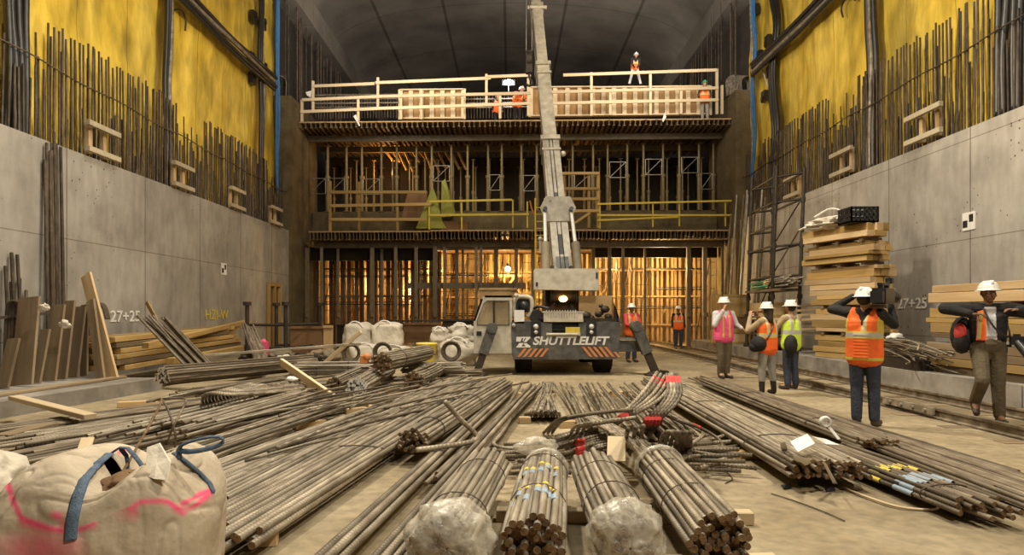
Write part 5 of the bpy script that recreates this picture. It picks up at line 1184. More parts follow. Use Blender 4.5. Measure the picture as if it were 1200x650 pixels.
# chassis and wheels
m = MB(); m.box((x0+.25,YC+.3,.55),(x1-.25,YC+5.6,1.1)); m.box((x0+.1,YC+.5,1.05),(x1-.1,YC+5.4,1.28)); cp('chassis', m, 'crane')
def wheel(x, y, w=.42, r=.5):
    m = MB(); pr = [(r*.55,-w/2),(r*.9,-w/2),(r,-w/2+.06),(r,w/2-.06),(r*.9,w/2),(r*.55,w/2)]
    m.lathe(pr, (x,y,r), 28, 'x'); 
    for k in range(24):
        g = 2*math.pi*k/24; m.beam((x-w/2+.03,y+r*math.cos(g),r+r*math.sin(g)),(x+w/2-.03,y+r*math.cos(g+.06),r+r*math.sin(g+.06)), .05, .03)
    o = cp('wheel', m, 'tyre'); m = MB(); m.lathe([(r*.25,-w/2-.01),(r*.55,-w/2+.02),(r*.55,w/2-.02),(r*.25,w/2+.01)], (x,y,r), 20, 'x'); cp('hub', m, 'crane', o)
for y in (YC+.95, YC+4.4): wheel(C(613,0).x+.02, y); wheel(C(711,0).x+.02, y)
m = MB(); m.cyl((x0+.4,YC+.95,.5),(x1-.4,YC+.95,.5), .1, n=10); m.cyl((x0+.4,YC+4.4,.5),(x1-.4,YC+4.4,.5), .1, n=10); cp('axle', m, 'steel')
# cab
m = MB(); a = lambda px, py: (C(px,py).x, C(px,py).z)
out = [a(555,414), a(600,414), a(600,346), a(568,346), a(564,350), a(556,371), a(555,376)]
cab_y0, cab_y1 = YC+.02, YC+1.7
hole = [a(559,381), a(597,381), a(597,352), a(571,352), a(567,355), a(559,375)]
n = len(out)
def ringprism(m, outer, inner, y0, y1):
    """frame between two outlines with the same point count"""
    n = len(outer); vs = [(p[0],y,p[1]) for y in (y0,y1) for p in outer]+[(p[0],y,p[1]) for y in (y0,y1) for p in inner]
    fs = []
    for k in range(n):
        j = (k+1) % n
        fs += [(k,j,2*n+j,2*n+k),(n+k,3*n+k,3*n+j,n+j),(k,n+k,n+j,j),(2*n+k,2*n+j,3*n+j,3*n+k)]
    m._add(vs, fs)
fo = [a(555,383), a(600,383), a(600,346), a(568,346), a(564,350), a(555,376)]
ringprism(m, fo, hole, cab_y0, cab_y0+.06); ringprism(m, fo, hole, cab_y1-.06, cab_y1)
m.prism([a(555,414),a(600,414),a(600,383),a(555,383)], cab_y0, cab_y1)
m.prism([a(568,346),a(600,346),a(600,348.5),a(568,348.5)], cab_y0, cab_y1); m.prism([a(555,376),a(564,350),a(566,350),a(557,376)], cab_y0, cab_y0+.1)
cab = cp('cab', m, 'cream')
m = MB(); m.prism(hole, cab_y0+.02, cab_y0+.035); cp('window_pane', m, 'glass', cab)
m = MB(); m.prism(hole, cab_y1-.035, cab_y1-.02); cp('rear_window_pane', m, 'glass', cab)
m = MB(); ringprism(m, hole, [(p[0]*.97+a(579,367)[0]*.03, p[1]*.95+a(579,367)[1]*.05) for p in hole], cab_y0-.015, cab_y0+.01); b1 = a(579,381); m.box((b1[0]-.02,cab_y0-.015,b1[1]),(b1[0]+.02,cab_y0+.01,a(579,352)[1])); cp('window_seal', m, 'cam', cab)
m = MB(); b1 = a(561,391); m.box((b1[0]-.05,cab_y0-.02,b1[1]-.04),(b1[0]+.07,cab_y0,b1[1]+.06)); cp('door_handle', m, 'cam', cab)
m = MB(); b1 = a(583,380); m.box((b1[0]-.25,cab_y0+.6,1.2),(b1[0]+.25,cab_y0+1.1,1.35)); m.box((b1[0]-.25,cab_y0+1.05,1.3),(b1[0]+.25,cab_y0+1.15,1.75)); cp('seat', m, 'cam', cab)
# rounded roll hoop right of the cab
m = MB(); hp = [a(602,372), a(602,347), a(620,347), a(624,351), a(624,366), a(618,371)]
m.tube(chaikin([(p[0],YC+.25,p[1]) for p in hp], 2), .055, 8); cp('hoop', m, 'cream')
m = MB(); b1 = a(612,358); m.prism([a(604,366),a(604,350),a(619,350),a(621,353),a(621,366)], YC+.3, YC+.34); m.ball((b1[0]+.05,YC+.2,b1[1]), .12, 10); cp('mirror', m, 'cam')
m = MB(); b1 = a(608.5,371); m.box((b1[0]-.12,YC-.0,b1[1]-.16),(b1[0]+.12,YC+.05,b1[1]+.16)); cp('white_box', m, 'white')
m = MB(); b1 = a(602,381); m.ball((b1[0],YC-.02,b1[1]), .05, 8); m.ball((a(605,346)[0],YC+.1,a(605,346)[1]), .06, 8); cp('marker_lamp', m, 'cream')
m = MB(); b1 = a(629,369); m.cyl((b1[0],YC+.1,b1[1]),(b1[0],YC+.4,b1[1]), .14, n=14); m.cyl((b1[0]+.05,YC+.1,b1[1]-.1),(b1[0]+.35,YC+.3,b1[1]-.12), .06); m.tube(chaikin([(b1[0]-.05,YC+.2,b1[1]+.16),(b1[0]+.05,YC+.1,b1[1]+.22),(b1[0]+.3,YC+.1,b1[1]+.16)]), .035, 6); cp('air_cleaner', m, 'cam')
# deck clutter and plywood board at right
m = MB(); m.prism([a(683,376),a(724,376),a(724,345),a(683,345)], YC+.9, YC+.94); cp('board', m, 'ply')
m = MB(); m.prism([a(726,384),a(733,372),(a(733,0)[0],1.15+.0),a(726,352)], YC+.9, YC+.94); cp('side_plate', m, 'cam')
m = MB()
for px, py, s_ in ((705,368,.1),(713,362,.12),(717,371,.1),(690,370,.14),(696,373,.1),(708,358,.06),(684,366,.08)):
    b1 = a(px,py); m.ball((b1[0],YC+.55,b1[1]), s_, 8, (1,.7,.8)); m.cyl((b1[0],YC+.55,b1[1]),(b1[0]+u(-.2,.2),YC+.6,b1[1]+u(-.2,.15)), .03, n=6)
m.box((a(683,0)[0],YC+.3,1.25),(a(722,0)[0],YC+.9,1.36)); cp('hook_gear', m, 'steel')
# turret
m = MB(); m.cyl((1.33,YC+2.0,1.2),(1.33,YC+2.0,1.5), .8, n=28); m.box((.9,YC+1.2,1.45),(1.12,YC+2.9,2.7)); m.box((1.54,YC+1.2,1.45),(1.76,YC+2.9,2.7)); m.box((.95,YC+1.3,1.45),(1.7,YC+1.5,1.7)); cp('turret', m, 'steel')
m = MB(); m.cyl((1.0,YC+1.1,1.95),(1.7,YC+1.1,1.95), .2, n=16); m.cyl((1.0,YC+1.1,1.95),(1.04,YC+1.1,1.95), .27, n=16); m.cyl((1.66,YC+1.1,1.95),(1.7,YC+1.1,1.95), .27, n=16); cp('winch', m, 'steel')
m = MB(); c = P(660,350,YC+.85); m.ball(c, .1, 10, (1.1,.6,.8)); cp('work_lamp', m, 'amber')
m = MB(); b1 = P(626,340,YC+.6); b2 = P(703,314.5,YC+.6)
m.prism([(b1.x,b1.z+.02),(b2.x-.02,b1.z),(b2.x-.02,b2.z-.03),(b2.x-.05,b2.z),(b1.x+.03,b2.z),(b1.x,b2.z-.03)], YC+.6, YC+1.1); cw = cp('counterweight', m, 'cream')
m = MB(); m.box((b1.x+.04,YC+.585,b1.z+.1),(b1.x+.09,YC+.6,b1.z+.2)); m.box((b2.x-.1,YC+.585,b2.z-.25),(b2.x-.05,YC+.6,b2.z-.1)); cp('latch', m, 'cam', cw)
# boom
BD = V((-.16,3.12,4.5)).normalized(); B0 = V((1.4,YC+1.7,2.25)); 
def bpnt(s_): return B0+BD*s_
up_ = BD.cross(V((1,0,0))).normalized()
def boomseg(s0, s1, w, h, nm, mt='boom'):
    m = MB(); m.beam(bpnt(s0), bpnt(s1), w, h, up=up_); o = cp(nm, m, mt); return o
b0 = boomseg(-.6, 5.5, .50, .55, 'boom_base'); b1_ = boomseg(5.3, 9.4, .42, .46, 'boom_section'); b2_ = boomseg(9.2, 13.2, .36, .38, 'boom_section'); b3_ = boomseg(13, 16.6, .30, .32, 'boom_section')
for s_, w, h, par in ((5.5,.60,.64,b0),(9.4,.54,.56,b1_),(13.2,.46,.46,b2_)):
    m = MB(); m.beam(bpnt(s_-.12), bpnt(s_+.06), w, h, up=up_); m.beam(bpnt(s_-.6), bpnt(s_-.5), w*.95, h*.95, up=up_); cp('boom_collar', m, 'boom', par)
m = MB(); yv = frame(bpnt(0), bpnt(1), up_).to_3x3() @ V((0,1,0)); zv = frame(bpnt(0), bpnt(1), up_).to_3x3() @ V((0,0,1))
fs_ = 1 if zv.y < 0 else -1
for s_ in (.8, 2.4): 
    c = bpnt(s_)+zv*fs_*.28; m.beam(c, c+BD*.7, .12, .01, up=up_)
for k in (-1,1): m.tube([bpnt(-.4)+zv*fs_*.29+yv*.06*k, bpnt(5.4)+zv*fs_*.29+yv*.05*k], .012, 5); 
cp('boom_cable', m, 'cam', b0)
m = MB(); c = bpnt(.35)+zv*fs_*.285; m.beam(c-BD*.45, c+BD*.35, .34, .015, up=up_); cp('sheave_plate', m, 'crane', b0)
# hexagonal lug plate and twin lift cylinders
m = MB(); c = P(654,245,YC+2.55); sgn = 0
m.prism([(c.x-.5,c.z+.05),(c.x-.34,c.z+.36),(c.x+.34,c.z+.36),(c.x+.5,c.z+.05),(c.x+.36,c.z-.33),(c.x-.36,c.z-.33)], c.y+.02, c.y+.14); lug = cp('lift_lug', m, 'boom')
m = MB(); 
for k in (-1,1): m.cyl((c.x+k*.36,c.y-.14,c.z),(c.x+k*.36,c.y+.14,c.z), .06, n=10)
cp('lug_pin', m, 'cam', lug)
for k in (-1,1):
    m = MB(); m.cyl((c.x+k*.37,c.y-.02,c.z-.1),(c.x+k*.4,c.y-1.0,c.z-1.25), .05, n=12); rr = cp('cylinder_rod', m, 'silv')
    m = MB(); m.cyl((c.x+k*.40,c.y-.85,c.z-1.05),(c.x+k*.42,c.y-1.7,c.z-2.2), .115, n=14); cp('cylinder_barrel', m, 'joistg')
m = MB(); c = bpnt(5.0); m.ball(c+V((.36,-.15,-.0)), .09, 10); m.ball(c+V((-.33,-.1,-2.6)), .08, 8); m.cyl(c+V((-.33,-.1,-2.6)), c+V((-.33,-.1,-3.0)), .05, n=8); cp('boom_lamp', m, 'silv')
# boom tip, sheaves
tip = bpnt(16.6); m = MB(); m.cyl(tip+V((-.3,0,.1)), tip+V((.3,0,.1)), .28, n=20); m.beam(bpnt(16.3), bpnt(17), .5, .3, up=up_); cp('boom_head', m, 'steel')
m = MB(); c = bpnt(13.1)-up_*0; m.cyl(c+V((-.36,-.2,0)), c+V((.36,-.2,0)), .07, n=10); cp('anti_sway_pin', m, 'cream', b2_)
# outriggers
def outrigger(label, sx, beam_px, py0, py1, top, foot, Y):
    A = P(beam_px[0], py0, Y); B = P(beam_px[1], py1, Y)
    m = MB(); m.box((min(A.x,B.x),Y,B.z),(max(A.x,B.x),Y+.35,A.z)); o = cp('outrigger', m, 'crane', None, label)
    m = MB(); t_ = P(*top, Y-.1); f_ = P(*foot, Y-.1); f_.z = max(.08, f_.z); mid = t_.lerp(f_, .58)
    m.beam(t_, mid, .24, .26, up=(0,1,0)); m.cyl(t_+V((0,-.16,0)), t_+V((0,.16,0)), .13, n=12); cp('leg_sleeve', m, 'crane', o)
    m = MB(); m.beam(mid-(f_-t_).normalized()*.1, f_, .17, .18, up=(0,1,0)); cp('leg', m, 'steel', o)
    m = MB(); m.lathe([(.26,0),(.28,.03),(.2,.06),(.08,.13)], (f_.x,f_.y,0.0), 18); cp('foot_pad', m, 'steel', o)
outrigger('left outrigger of the crane reaching beside the cab', -1, (568,600), 400, 414, (577,384), (559,440), YC+.15)
outrigger('right outrigger of the crane', 1, (725,757), 399, 412, (745,382), (768,440), YC+.15)
m = MB(); m.beam(P(567,402,YC+.1), P(600,402,YC+.1), .06, .08); m.beam(P(725,397,YC+.1), P(752,397,YC+.1), .06, .06); cp('step_rail', m, 'steelg')
c = V((1.75,7.55,0)); m = MB(); m.beam((1.72,7.6,0),(1.82,7.55,.82), .09, .09); m.cbox((1.8,7.6,.02),(.4,.4,.04)); solo('bar_stand', m, M_['steel'], 'dark upright stub post that the red-marked bars lean on', 'post')
# hook block and lines
hc = P(620,76,bpnt(16.9).y); HK = thing('hook_block', 'dark crane hook block hanging on its lines left of the boom', 'hook', hc)
m = MB(); m.cyl(hc+V((-.1,0,.25)), hc+V((.1,0,.25)), .3, n=20); m.cbox(hc+V((0,0,.1)), (.26,.3,.9)); part('block', m, M_['steel'], HK)
m = MB(); m.tube(chaikin([hc+V((0,0,-.3)), hc+V((0,0,-.55)), hc+V((.16,0,-.72)), hc+V((.05,0,-.9)), hc+V((-.14,0,-.8))]), .05, 8); part('hook', m, M_['steel'], HK)
m = MB(); 
for dx in (-.12, .12): m.cyl(hc+V((dx,0,.4)), V((hc.x+dx*.8, tip.y+.3, tip.z+.1)), .018, n=5)
part('hoist_line', m, M_['steelg'], HK)
m = MB(); m.cyl(P(645,235,YC+2.5), P(620,0,tip.y-2), .012, n=5); part('side_line', m, M_['steelg'], HK)

# ================================================================ PEOPLE
def remesh(mb, vox, sm=2):
    me = mb.mesh('tmp', []); o = bpy.data.objects.new('tmp', me); COL.objects.link(o)
    r_ = o.modifiers.new('r', 'REMESH'); r_.mode = 'VOXEL'; r_.voxel_size = vox; r_.use_smooth_shade = True
    s_ = o.modifiers.new('s', 'SMOOTH'); s_.iterations = sm; s_.factor = .5
    dg = bpy.context.evaluated_depsgraph_get(); dg.update()
    out = bpy.data.meshes.new_from_object(o.evaluated_get(dg)); bpy.data.objects.remove(o)
    return out
def cap(mb, p, q, r1, r2, n=10):
    mb.cyl(p, q, r1, r2, n=n); mb.ball(p, r1, n); mb.ball(q, r2, n)
def ell(mb, c, sc, n=14): mb.ball(c, 1, n, sc)
DEF = dict(pel=(0,0,.97), waist=(0,0,1.10), chest=(0,0,1.30), neck=(0,0,1.47), head=(0,-.02,1.63),
           sh=[(-.185,0,1.41),(.185,0,1.41)], el=[(-.24,.03,1.13),(.24,.03,1.13)], wr=[(-.25,-.06,.89),(.25,-.06,.89)],
           hip=[(-.095,0,.93),(.095,0,.93)], kn=[(-.105,-.02,.51),(.105,-.02,.51)], an=[(-.11,.02,.10),(.11,.02,.10)], toe=[(-.13,-.15,.04),(.13,-.15,.04)],
           hd=[None,None], look=0)
def person(label, loc, rz, J={}, top='shirt', topv=None, trous='olive', boots='boot', skin='skin', hat='hat', hair=None, s=1.0, vox=.012, vest=None, vestfn=None, sleeves=True, bootz=.16, tee=None, group=None, bulk=0):
    D = {k: ([V(x) if x is not None else None for x in v] if isinstance(v, list) else (V(v) if isinstance(v, tuple) else v)) for k, v in {**DEF, **J}.items()}
    T = thing('person', label, 'person', loc, group)
    Mx = Matrix.Translation(V(loc)) @ Matrix.Rotation(rz, 4, 'Z') @ Matrix.Scale(s, 4)
    MW[T.name] = Matrix.Translation(V(loc)); T.matrix_world = MW[T.name]
    def addp(name, me, mats, lab=None, fn=None):
        for m_ in (mats if isinstance(mats, list) else [mats]): me.materials.append(M_[m_])
        if fn:
            for f in me.polygons: f.material_index = fn(f.center)
        me.polygons.foreach_set('use_smooth', [True]*len(me.polygons))
        o = put(name, me, Mx, T)
        if lab: o['label'] = lab
        return o
    # ---- body
    b = MB(); nk, hd = D['neck'], D['head']
    cap(b, D['pel']+V((-.055,0,0)), D['pel']+V((.055,0,0)), .115, .115); cap(b, D['waist']+V((-.05,0,0)), D['waist']+V((.05,0,0)), .10, .10)
    for sx in (-1,1):
        cap(b, D['pel']+V((.06*sx,0,0)), D['chest']+V((.075*sx,0,0)), .10, .105)
    cap(b, D['sh'][0], D['sh'][1], .062, .062); cap(b, D['chest'], nk, .09, .055); cap(b, nk, hd+V((0,.01,-.04)), .052, .05)
    for i in (0,1):
        cap(b, D['sh'][i], D['el'][i], .053, .040); cap(b, D['el'][i], D['wr'][i], .040, .026)
        cap(b, D['hip'][i], D['kn'][i], .085, .058); cap(b, D['kn'][i], D['an'][i], .056, .038); cap(b, D['an'][i], D['toe'][i], .04, .032)
        # hand with five fingers
        fa = (D['wr'][i]-D['el'][i]).normalized(); hdv = D['hd'][i] if D['hd'][i] is not None else fa; hdv = V(hdv).normalized()
        sx = -1 if i == 0 else 1
        side = hdv.cross(V((0,0,1))) if abs(hdv.z) < .8 else V((0,-1,0)); side.normalize(); nrm = hdv.cross(side).normalized()
        if nrm.x*sx > 0: nrm = -nrm
        w0 = D['wr'][i]
        for k in range(4):
            o_ = side*(k-1.5)*.019; kn_ = w0+hdv*.088+o_; cap(b, w0+o_*.6, kn_, .018, .0115, 8)
            l_ = (.036,.042,.039,.030)[k]; m1 = kn_+(hdv*.85+nrm*.35).normalized()*l_; cap(b, kn_, m1, .0105, .0095, 8); cap(b, m1, m1+(hdv*.4+nrm*.9).normalized()*l_*.75, .0095, .008, 8)
        th = w0+side*(-.022)+hdv*.03; t1 = th+(hdv*.6-side*.8+nrm*.2).normalized()*.045; cap(b, th, t1, .013, .011, 8); cap(b, t1, t1+(hdv*.9-side*.2+nrm*.3).normalized()*.032, .011, .009, 8)
    Rl = Matrix.Rotation(D['look'], 3, 'Z')
    def hp(x, y, z): return hd+Rl @ V((x,y,z))
    hb = MB(Matrix.Translation(hd) @ Rl.to_4x4())
    hb.ball((0,.012,.02), 1, 16, (.076,.095,.105)); hb.ball((0,-.03,-.045), 1, 12, (.056,.062,.07)); hb.ball((0,-.055,-.09), .026, 8, (1.2,.9,.8))
    hb.cyl((0,-.085,.01),(0,-.112,-.028), .010, .017, n=8); hb.ball((0,-.106,-.03), .017, 8); hb.ball((0,-.088,-.062), .018, 8, (1.5,.7,.55)); hb.ball((0,-.075,.028), .03, 8, (1.9,.6,.4))
    for sx in (-1,1): hb.ball((.078*sx,.012,-.005), .028, 8, (.4,.7,1.1)); hb.ball((.038*sx,-.068,-.03), .024, 8)
    b.v += []; o0 = len(b.v); b.v += hb.v; b.f += [[i+o0 for i in f] for f in hb.f]; b.sm += hb.sm; b.mi += hb.mi
    body = addp('body', remesh(b, vox*.75 if vox < .02 else vox, 2), skin)
    e = MB(Matrix.Translation(hd) @ Rl.to_4x4())
    for sx in (-1,1): e.ball((.031*sx,-.082,.004), .0125, 8)
    addp('eyes', e.mesh('eyes', []), 'letter'); e = MB(Matrix.Translation(hd) @ Rl.to_4x4())
    for sx in (-1,1): e.ball((.031*sx,-.0925,.004), .006, 6); e.beam((.016*sx,-.096,.026),(.048*sx,-.090,.026), .006, .006)
    e.beam((-.022,-.1035,-.062),(.022,-.1035,-.062), .004, .003); addp('eye_marks', e.mesh('eye_marks', []), 'hair')
    # ---- trousers
    b = MB(); cap(b, D['pel']+V((-.06,0,.03)), D['pel']+V((.06,0,.03)), .13, .13)
    for i in (0,1):
        cap(b, D['hip'][i], D['kn'][i], .104, .080); lo = D['kn'][i].lerp(D['an'][i], .97 if bootz < .2 else .55); cap(b, D['kn'][i], lo, .079, .066); cap(b, D['pel']+V((.05*(2*i-1),0,0)), D['hip'][i], .125, .11)
    addp('trousers', remesh(b, vox, 3), trous)
    # ---- boots
    b = MB()
    for i in (0,1):
        d = (D['kn'][i]-D['an'][i]).normalized(); cap(b, D['an'][i]+d*(bootz-.1), D['an'][i]+V((0,0,-.02)), .062, .052); cap(b, D['an'][i]+V((0,.0,-.045)), D['toe'][i], .05, .04)
    addp('boots', remesh(b, vox, 2), boots)
    # ---- top
    b = MB()
    for sx in (-1,1): cap(b, D['pel']+V((.07*sx,0,.06)), D['chest']+V((.085*sx,0,0)), .118, .122)
    cap(b, D['waist']+V((-.06,0,0)), D['waist']+V((.06,0,0)), .12, .12); cap(b, D['sh'][0], D['sh'][1], .08, .08); cap(b, D['chest'], nk+V((0,0,-.05)), .11, .075)
    for i in (0,1):
        cap(b, D['sh'][i], D['el'][i], .074+bulk, .060+bulk)
        if sleeves: cap(b, D['el'][i], D['wr'][i].lerp(D['el'][i], .06), .059+bulk, .042+bulk*.6)
    tp = remesh(b, vox, 2)
    if tee: addp('jacket', tp, [top, tee], fn=lambda c: 1 if (abs(c.x-D['chest'].x) < .06 and c.y < -.05 and 1.02 < c.z < 1.46) else 0)
    else: addp('shirt' if top != 'black' else 'jacket', tp, top)
    # ---- vest
    if vest:
        b = MB()
        for sx in (-1,1):
            cap(b, D['pel']+V((.075*sx,0,.03)), D['chest']+V((.09*sx,0,0)), .142, .137); cap(b, D['sh'][0 if sx<0 else 1]*.62+D['chest']*.38+V((0,0,.05)), D['chest']+V((.09*sx,0,-.02)), .085, .12)
        cap(b, D['pel']+V((-.09,0,-.03)), D['pel']+V((.09,0,-.03)), .145, .145)
        for zz in (-.08,-.04,0,.04,.08,.12,.16,.2): cap(b, D['pel']+V((-.085,.005,zz)), D['pel']+V((.085,.005,zz)), .146, .146)
        fn = vestfn or (lambda c: (1 if abs(c.z-1.14) < .018 else 2 if abs(c.z-1.14) < .038 else 1 if (abs(abs(c.x)-.115) < .017 and c.z > 1.14) else 2 if (abs(abs(c.x)-.115) < .034 and c.z > 1.14) else 0))
        addp('vest', remesh(b, vox, 8), [vest, 'silv', 'yellp' if vest != 'lime' else 'silv'], fn=fn)
    if hair:
        b = MB(Matrix.Translation(hd) @ Rl.to_4x4()); b.ball((0,.03,.02), 1, 14, (.088,.088,.11))
        if hair == 'long': cap(b, V((0,.075,-.0)), V((0,.12,-.20)), .075, .055); cap(b, V((-.05,.05,-.05)), V((-.06,.08,-.17)), .04,.03); cap(b, V((.05,.05,-.05)), V((.06,.08,-.17)), .04,.03)
        addp('hair', remesh(b, vox, 1), 'hair')
    if hat:
        b = MB(Matrix.Translation(hd+V((0,.01,.045))) @ Rl.to_4x4()); pr = [(.001,.108),(.045,.104),(.08,.085),(.104,.05),(.114,.01),(.117,-.005),(.140,-.012),(.142,-.018),(.112,-.018)]
        b.lathe(pr[::-1], (0,0,0), 26, sx=.98, sy=1.12); b.beam((0,-.11,.075),(0,.11,.075), .03, .07); b.ball((0,-.125,-.012), 1, 12, (.085,.05,.008))
        addp('hard_hat', b.mesh('hard_hat', []), hat)
    return T, Mx, addp
def gear(T, Mx, name, build, mt, label=None):
    m = MB(Mx); build(m); return part(name, m, M_[mt], T, label)

# cameraman seen from behind
L1 = G(1013,499); 
T, Mx, _ = person('cameraman in an orange high visibility vest and navy trousers seen from behind, camera on shoulder', (L1.x, L1.y, 0), 2.35,
    dict(el=[(-.27,-.26,1.30),(.44,-.12,1.50)], wr=[(-.19,-.42,1.55),(.17,-.18,1.68)], hd=[(.2,.1,1),(-.7,.1,.5)], sh=[(-.19,-.02,1.43),(.20,-.02,1.46)], kn=[(-.10,-.03,.51),(.09,0,.51)], an=[(-.11,-.02,.10),(.08,.04,.10)], toe=[(-.12,-.19,.04),(.11,-.13,.04)], look=-.15),
    top='black', trous='denim', vest='oran', s=1.03, vox=.010, hair='short',
    vestfn=lambda c: (1 if abs(c.z-1.17) < .025 else 2 if abs(c.z-1.17) < .042 else 1 if (abs(c.x+.03) < .018 and c.z > 1.17 and c.y > 0) else 2 if (abs(c.x+.03) < .036 and c.z > 1.17 and c.y > 0) else 2 if (abs(c.z-.865) < .016 or (c.z > 1.17 and abs(c.x) > .175)) else 0))
CM = thing('video_camera', 'large black shoulder video camera held by the cameraman in the orange vest', 'camera', Mx @ V((-.2,-.1,1.6)))
def vc(m):
    m.box((-.29,-.22,1.56),(-.13,.16,1.76)); m.box((-.28,.12,1.58),(-.14,.26,1.72)); m.box((-.24,-.2,1.80),(-.18,.12,1.83)); m.box((-.24,-.18,1.75),(-.18,-.14,1.82)); m.box((-.24,.06,1.75),(-.18,.10,1.82))
m = MB(Mx); vc(m); part('camera_body', m, M_['cam'], CM)
m = MB(Mx); m.lathe([(.05,-.50),(.085,-.50),(.08,-.42),(.06,-.38),(.06,-.2)], (-.21,0,1.66), 16, 'y'); part('lens', m, M_['cam'], CM)
m = MB(Mx); m.box((-.13,-.30,1.70),(-.02,-.2,1.77)); m.cyl((-.21,-.2,1.82),(-.21,-.3,1.86), .02); m.box((-.25,-.36,1.83),(-.17,-.26,1.9)); part('viewfinder', m, M_['cam'], CM)

# photographer striding at right
L2 = G(1158,497)
T, Mx, _ = person('photographer in a white hard hat and open dark jacket striding forward, elbows out', (L2.x, L2.y, 0), -.42,
    dict(sh=[(-.20,0,1.43),(.20,0,1.43)], el=[(-.46,-.04,1.44),(.47,.0,1.38)], wr=[(-.22,-.22,1.37),(.24,-.22,1.42)], hd=[(1,-.1,.0),(-1,-.2,.1)],
         kn=[(-.10,-.20,.56),(.10,.0,.50)], an=[(-.12,.08,.27),(.13,.06,.10)], toe=[(-.13,-.05,.14),(.15,-.11,.04)], look=.2),
    top='black', tee='shirt', trous='olive', skin='skind', s=1.08, vox=.010, bulk=.018)
def vp(m): m.prism([(-.155,1.05),(-.055,1.05),(-.06,1.30),(-.085,1.42),(-.14,1.40)], -.165, -.135)
gear(T, Mx, 'vest_panel', vp, 'oran', 'orange vest panel with a yellow stripe')
gear(T, Mx, 'vest_stripe', lambda m: m.prism([(-.135,1.07),(-.115,1.07),(-.09,1.40),(-.11,1.40)], -.172, -.165), 'yellp')
gear(T, Mx, 'vest_stripe', lambda m: m.prism([(-.155,1.07),(-.137,1.07),(-.112,1.40),(-.13,1.40)], -.172, -.165), 'silv')
gear(T, Mx, 'neck_strap', lambda m: m.tube(chaikin([(-.07,-.05,1.48),(-.03,-.15,1.3),(.08,-.17,1.12),(.2,-.15,1.08),(.2,.1,1.3),(.09,0,1.5)], 2), .014, 6, flat=.5), 'cam')
BP = thing('backpack', 'red and black backpack slung at the side of the striding photographer', 'bag', Mx @ V((-.25,.1,1.0)))
m = MB(Mx); m.ball((-.25,.12,1.10), 1, 14, (.13,.15,.24)); m.ball((-.27,.02,1.02), 1, 12, (.09,.12,.14)); part('bag_body', m, M_['black'], BP)
m = MB(Mx); m.ball((-.29,.0,1.14), 1, 12, (.07,.09,.12)); part('front_pocket', m, M_['red'], BP)
PC = thing('photo_camera', 'black camera with a long lens hanging at the hip of the striding photographer', 'camera', Mx @ V((.27,-.15,.98)))
m = MB(Mx); m.cbox((.25,-.15,1.05), (.13,.09,.1)); m.cbox((.25,-.15,1.11), (.06,.07,.04)); part('camera_body', m, M_['cam'], PC)
m = MB(Mx); m.cyl((.25,-.17,1.03),(.33,-.30,.88), .045, .055, n=14); part('lens', m, M_['cam'], PC)

# woman photographing, from behind
L3 = G(899,462)
T, Mx, _ = person('woman in an orange vest, grey trousers and black boots seen from behind, photographing', (L3.x, L3.y, 0), 2.75+.9,
    dict(el=[(-.26,-.22,1.30),(.30,-.20,1.22)], wr=[(-.08,-.30,1.50),(.10,-.32,1.50)], hd=[(.4,-.2,1),(-.4,-.2,1)], sh=[(-.17,0,1.40),(.17,0,1.40)], kn=[(-.13,0,.5),(.13,-.02,.5)], an=[(-.17,.02,.1),(.17,.02,.1)], toe=[(-.22,-.13,.04),(.22,-.13,.04)], look=-.2),
    top='tan', trous='greyp', boots='tyre', vest='oran', hair='long', s=.95, vox=.012, bootz=.34)
gear(T, Mx, 'bag_strap', lambda m: m.tube(chaikin([(-.1,.0,1.5),(0,.16,1.35),(.15,.16,1.1),(.22,.05,.98),(.15,-.15,1.2),(-.02,-.12,1.48)], 2), .014, 6, flat=.5), 'cam')
m = MB(Mx); m.cbox((.01,-.38,1.53), (.13,.08,.1)); m.cyl((.01,-.42,1.53),(.01,-.5,1.53), .04, n=12); solo('photo_camera', m, M_['cam'], 'small camera raised to the face by the woman in the orange vest', 'camera')
m = MB(Mx); m.cbox((.01,-.335,1.535), (.09,.006,.06)); 
o = solo('camera_screen', m, M_['cool'] if 0 else M_['white'], 'bright rear screen of the camera raised by the woman', 'screen')
BG = thing('shoulder_bag', 'black shoulder bag hanging on the left hip of the woman in the orange vest', 'bag', Mx @ V((.25,0,.9)))
m = MB(Mx); m.ball((.27,.02,.98), 1, 14, (.12,.17,.15)); m.ball((.30,-.04,.92), 1, 12, (.1,.12,.1)); part('bag_body', m, M_['black'], BG)
# lime vest man behind her
L4 = G(927,456)
T, Mx, _ = person('man in a lime green vest and pale hat half hidden behind the woman', (L4.x, L4.y, 0), 3.6,
    dict(el=[(-.28,-.15,1.2),(.28,-.15,1.2)], wr=[(-.15,-.32,1.3),(.15,-.32,1.3)]), top='tan', trous='denim', vest='lime', s=.98, vox=.014, hair='short')
m = MB(Mx); m.ball((.2,.16,.9), 1, 12, (.13,.13,.2)); solo('shoulder_bag', m, M_['black'], 'dark bag carried at the side of the man in the lime vest', 'bag')
# man in pale shirt
L5 = G(848,443)
T, Mx, _ = person('man in pale shirt, olive trousers and pink vest holding a hand to his face', (L5.x, L5.y, 0), -.1+.25,
    dict(el=[(-.24,-.06,1.17),(.30,.0,1.18)], wr=[(-.10,-.20,1.50),(.33,-.18,1.1)], hd=[(.4,.25,1),(.6,-.3,-.5)], kn=[(-.08,-.03,.51),(.09,-.02,.51)], an=[(-.07,.03,.1),(.08,.02,.1)], toe=[(-.08,-.15,.04),(.12,-.14,.04)], look=.3),
    top='shirt', trous='olive', vest='pink', s=1.04, vox=.012,
    vestfn=lambda c: (2 if abs(abs(c.x)-.075) < .02 else 0) if c.z > .9 else 0)
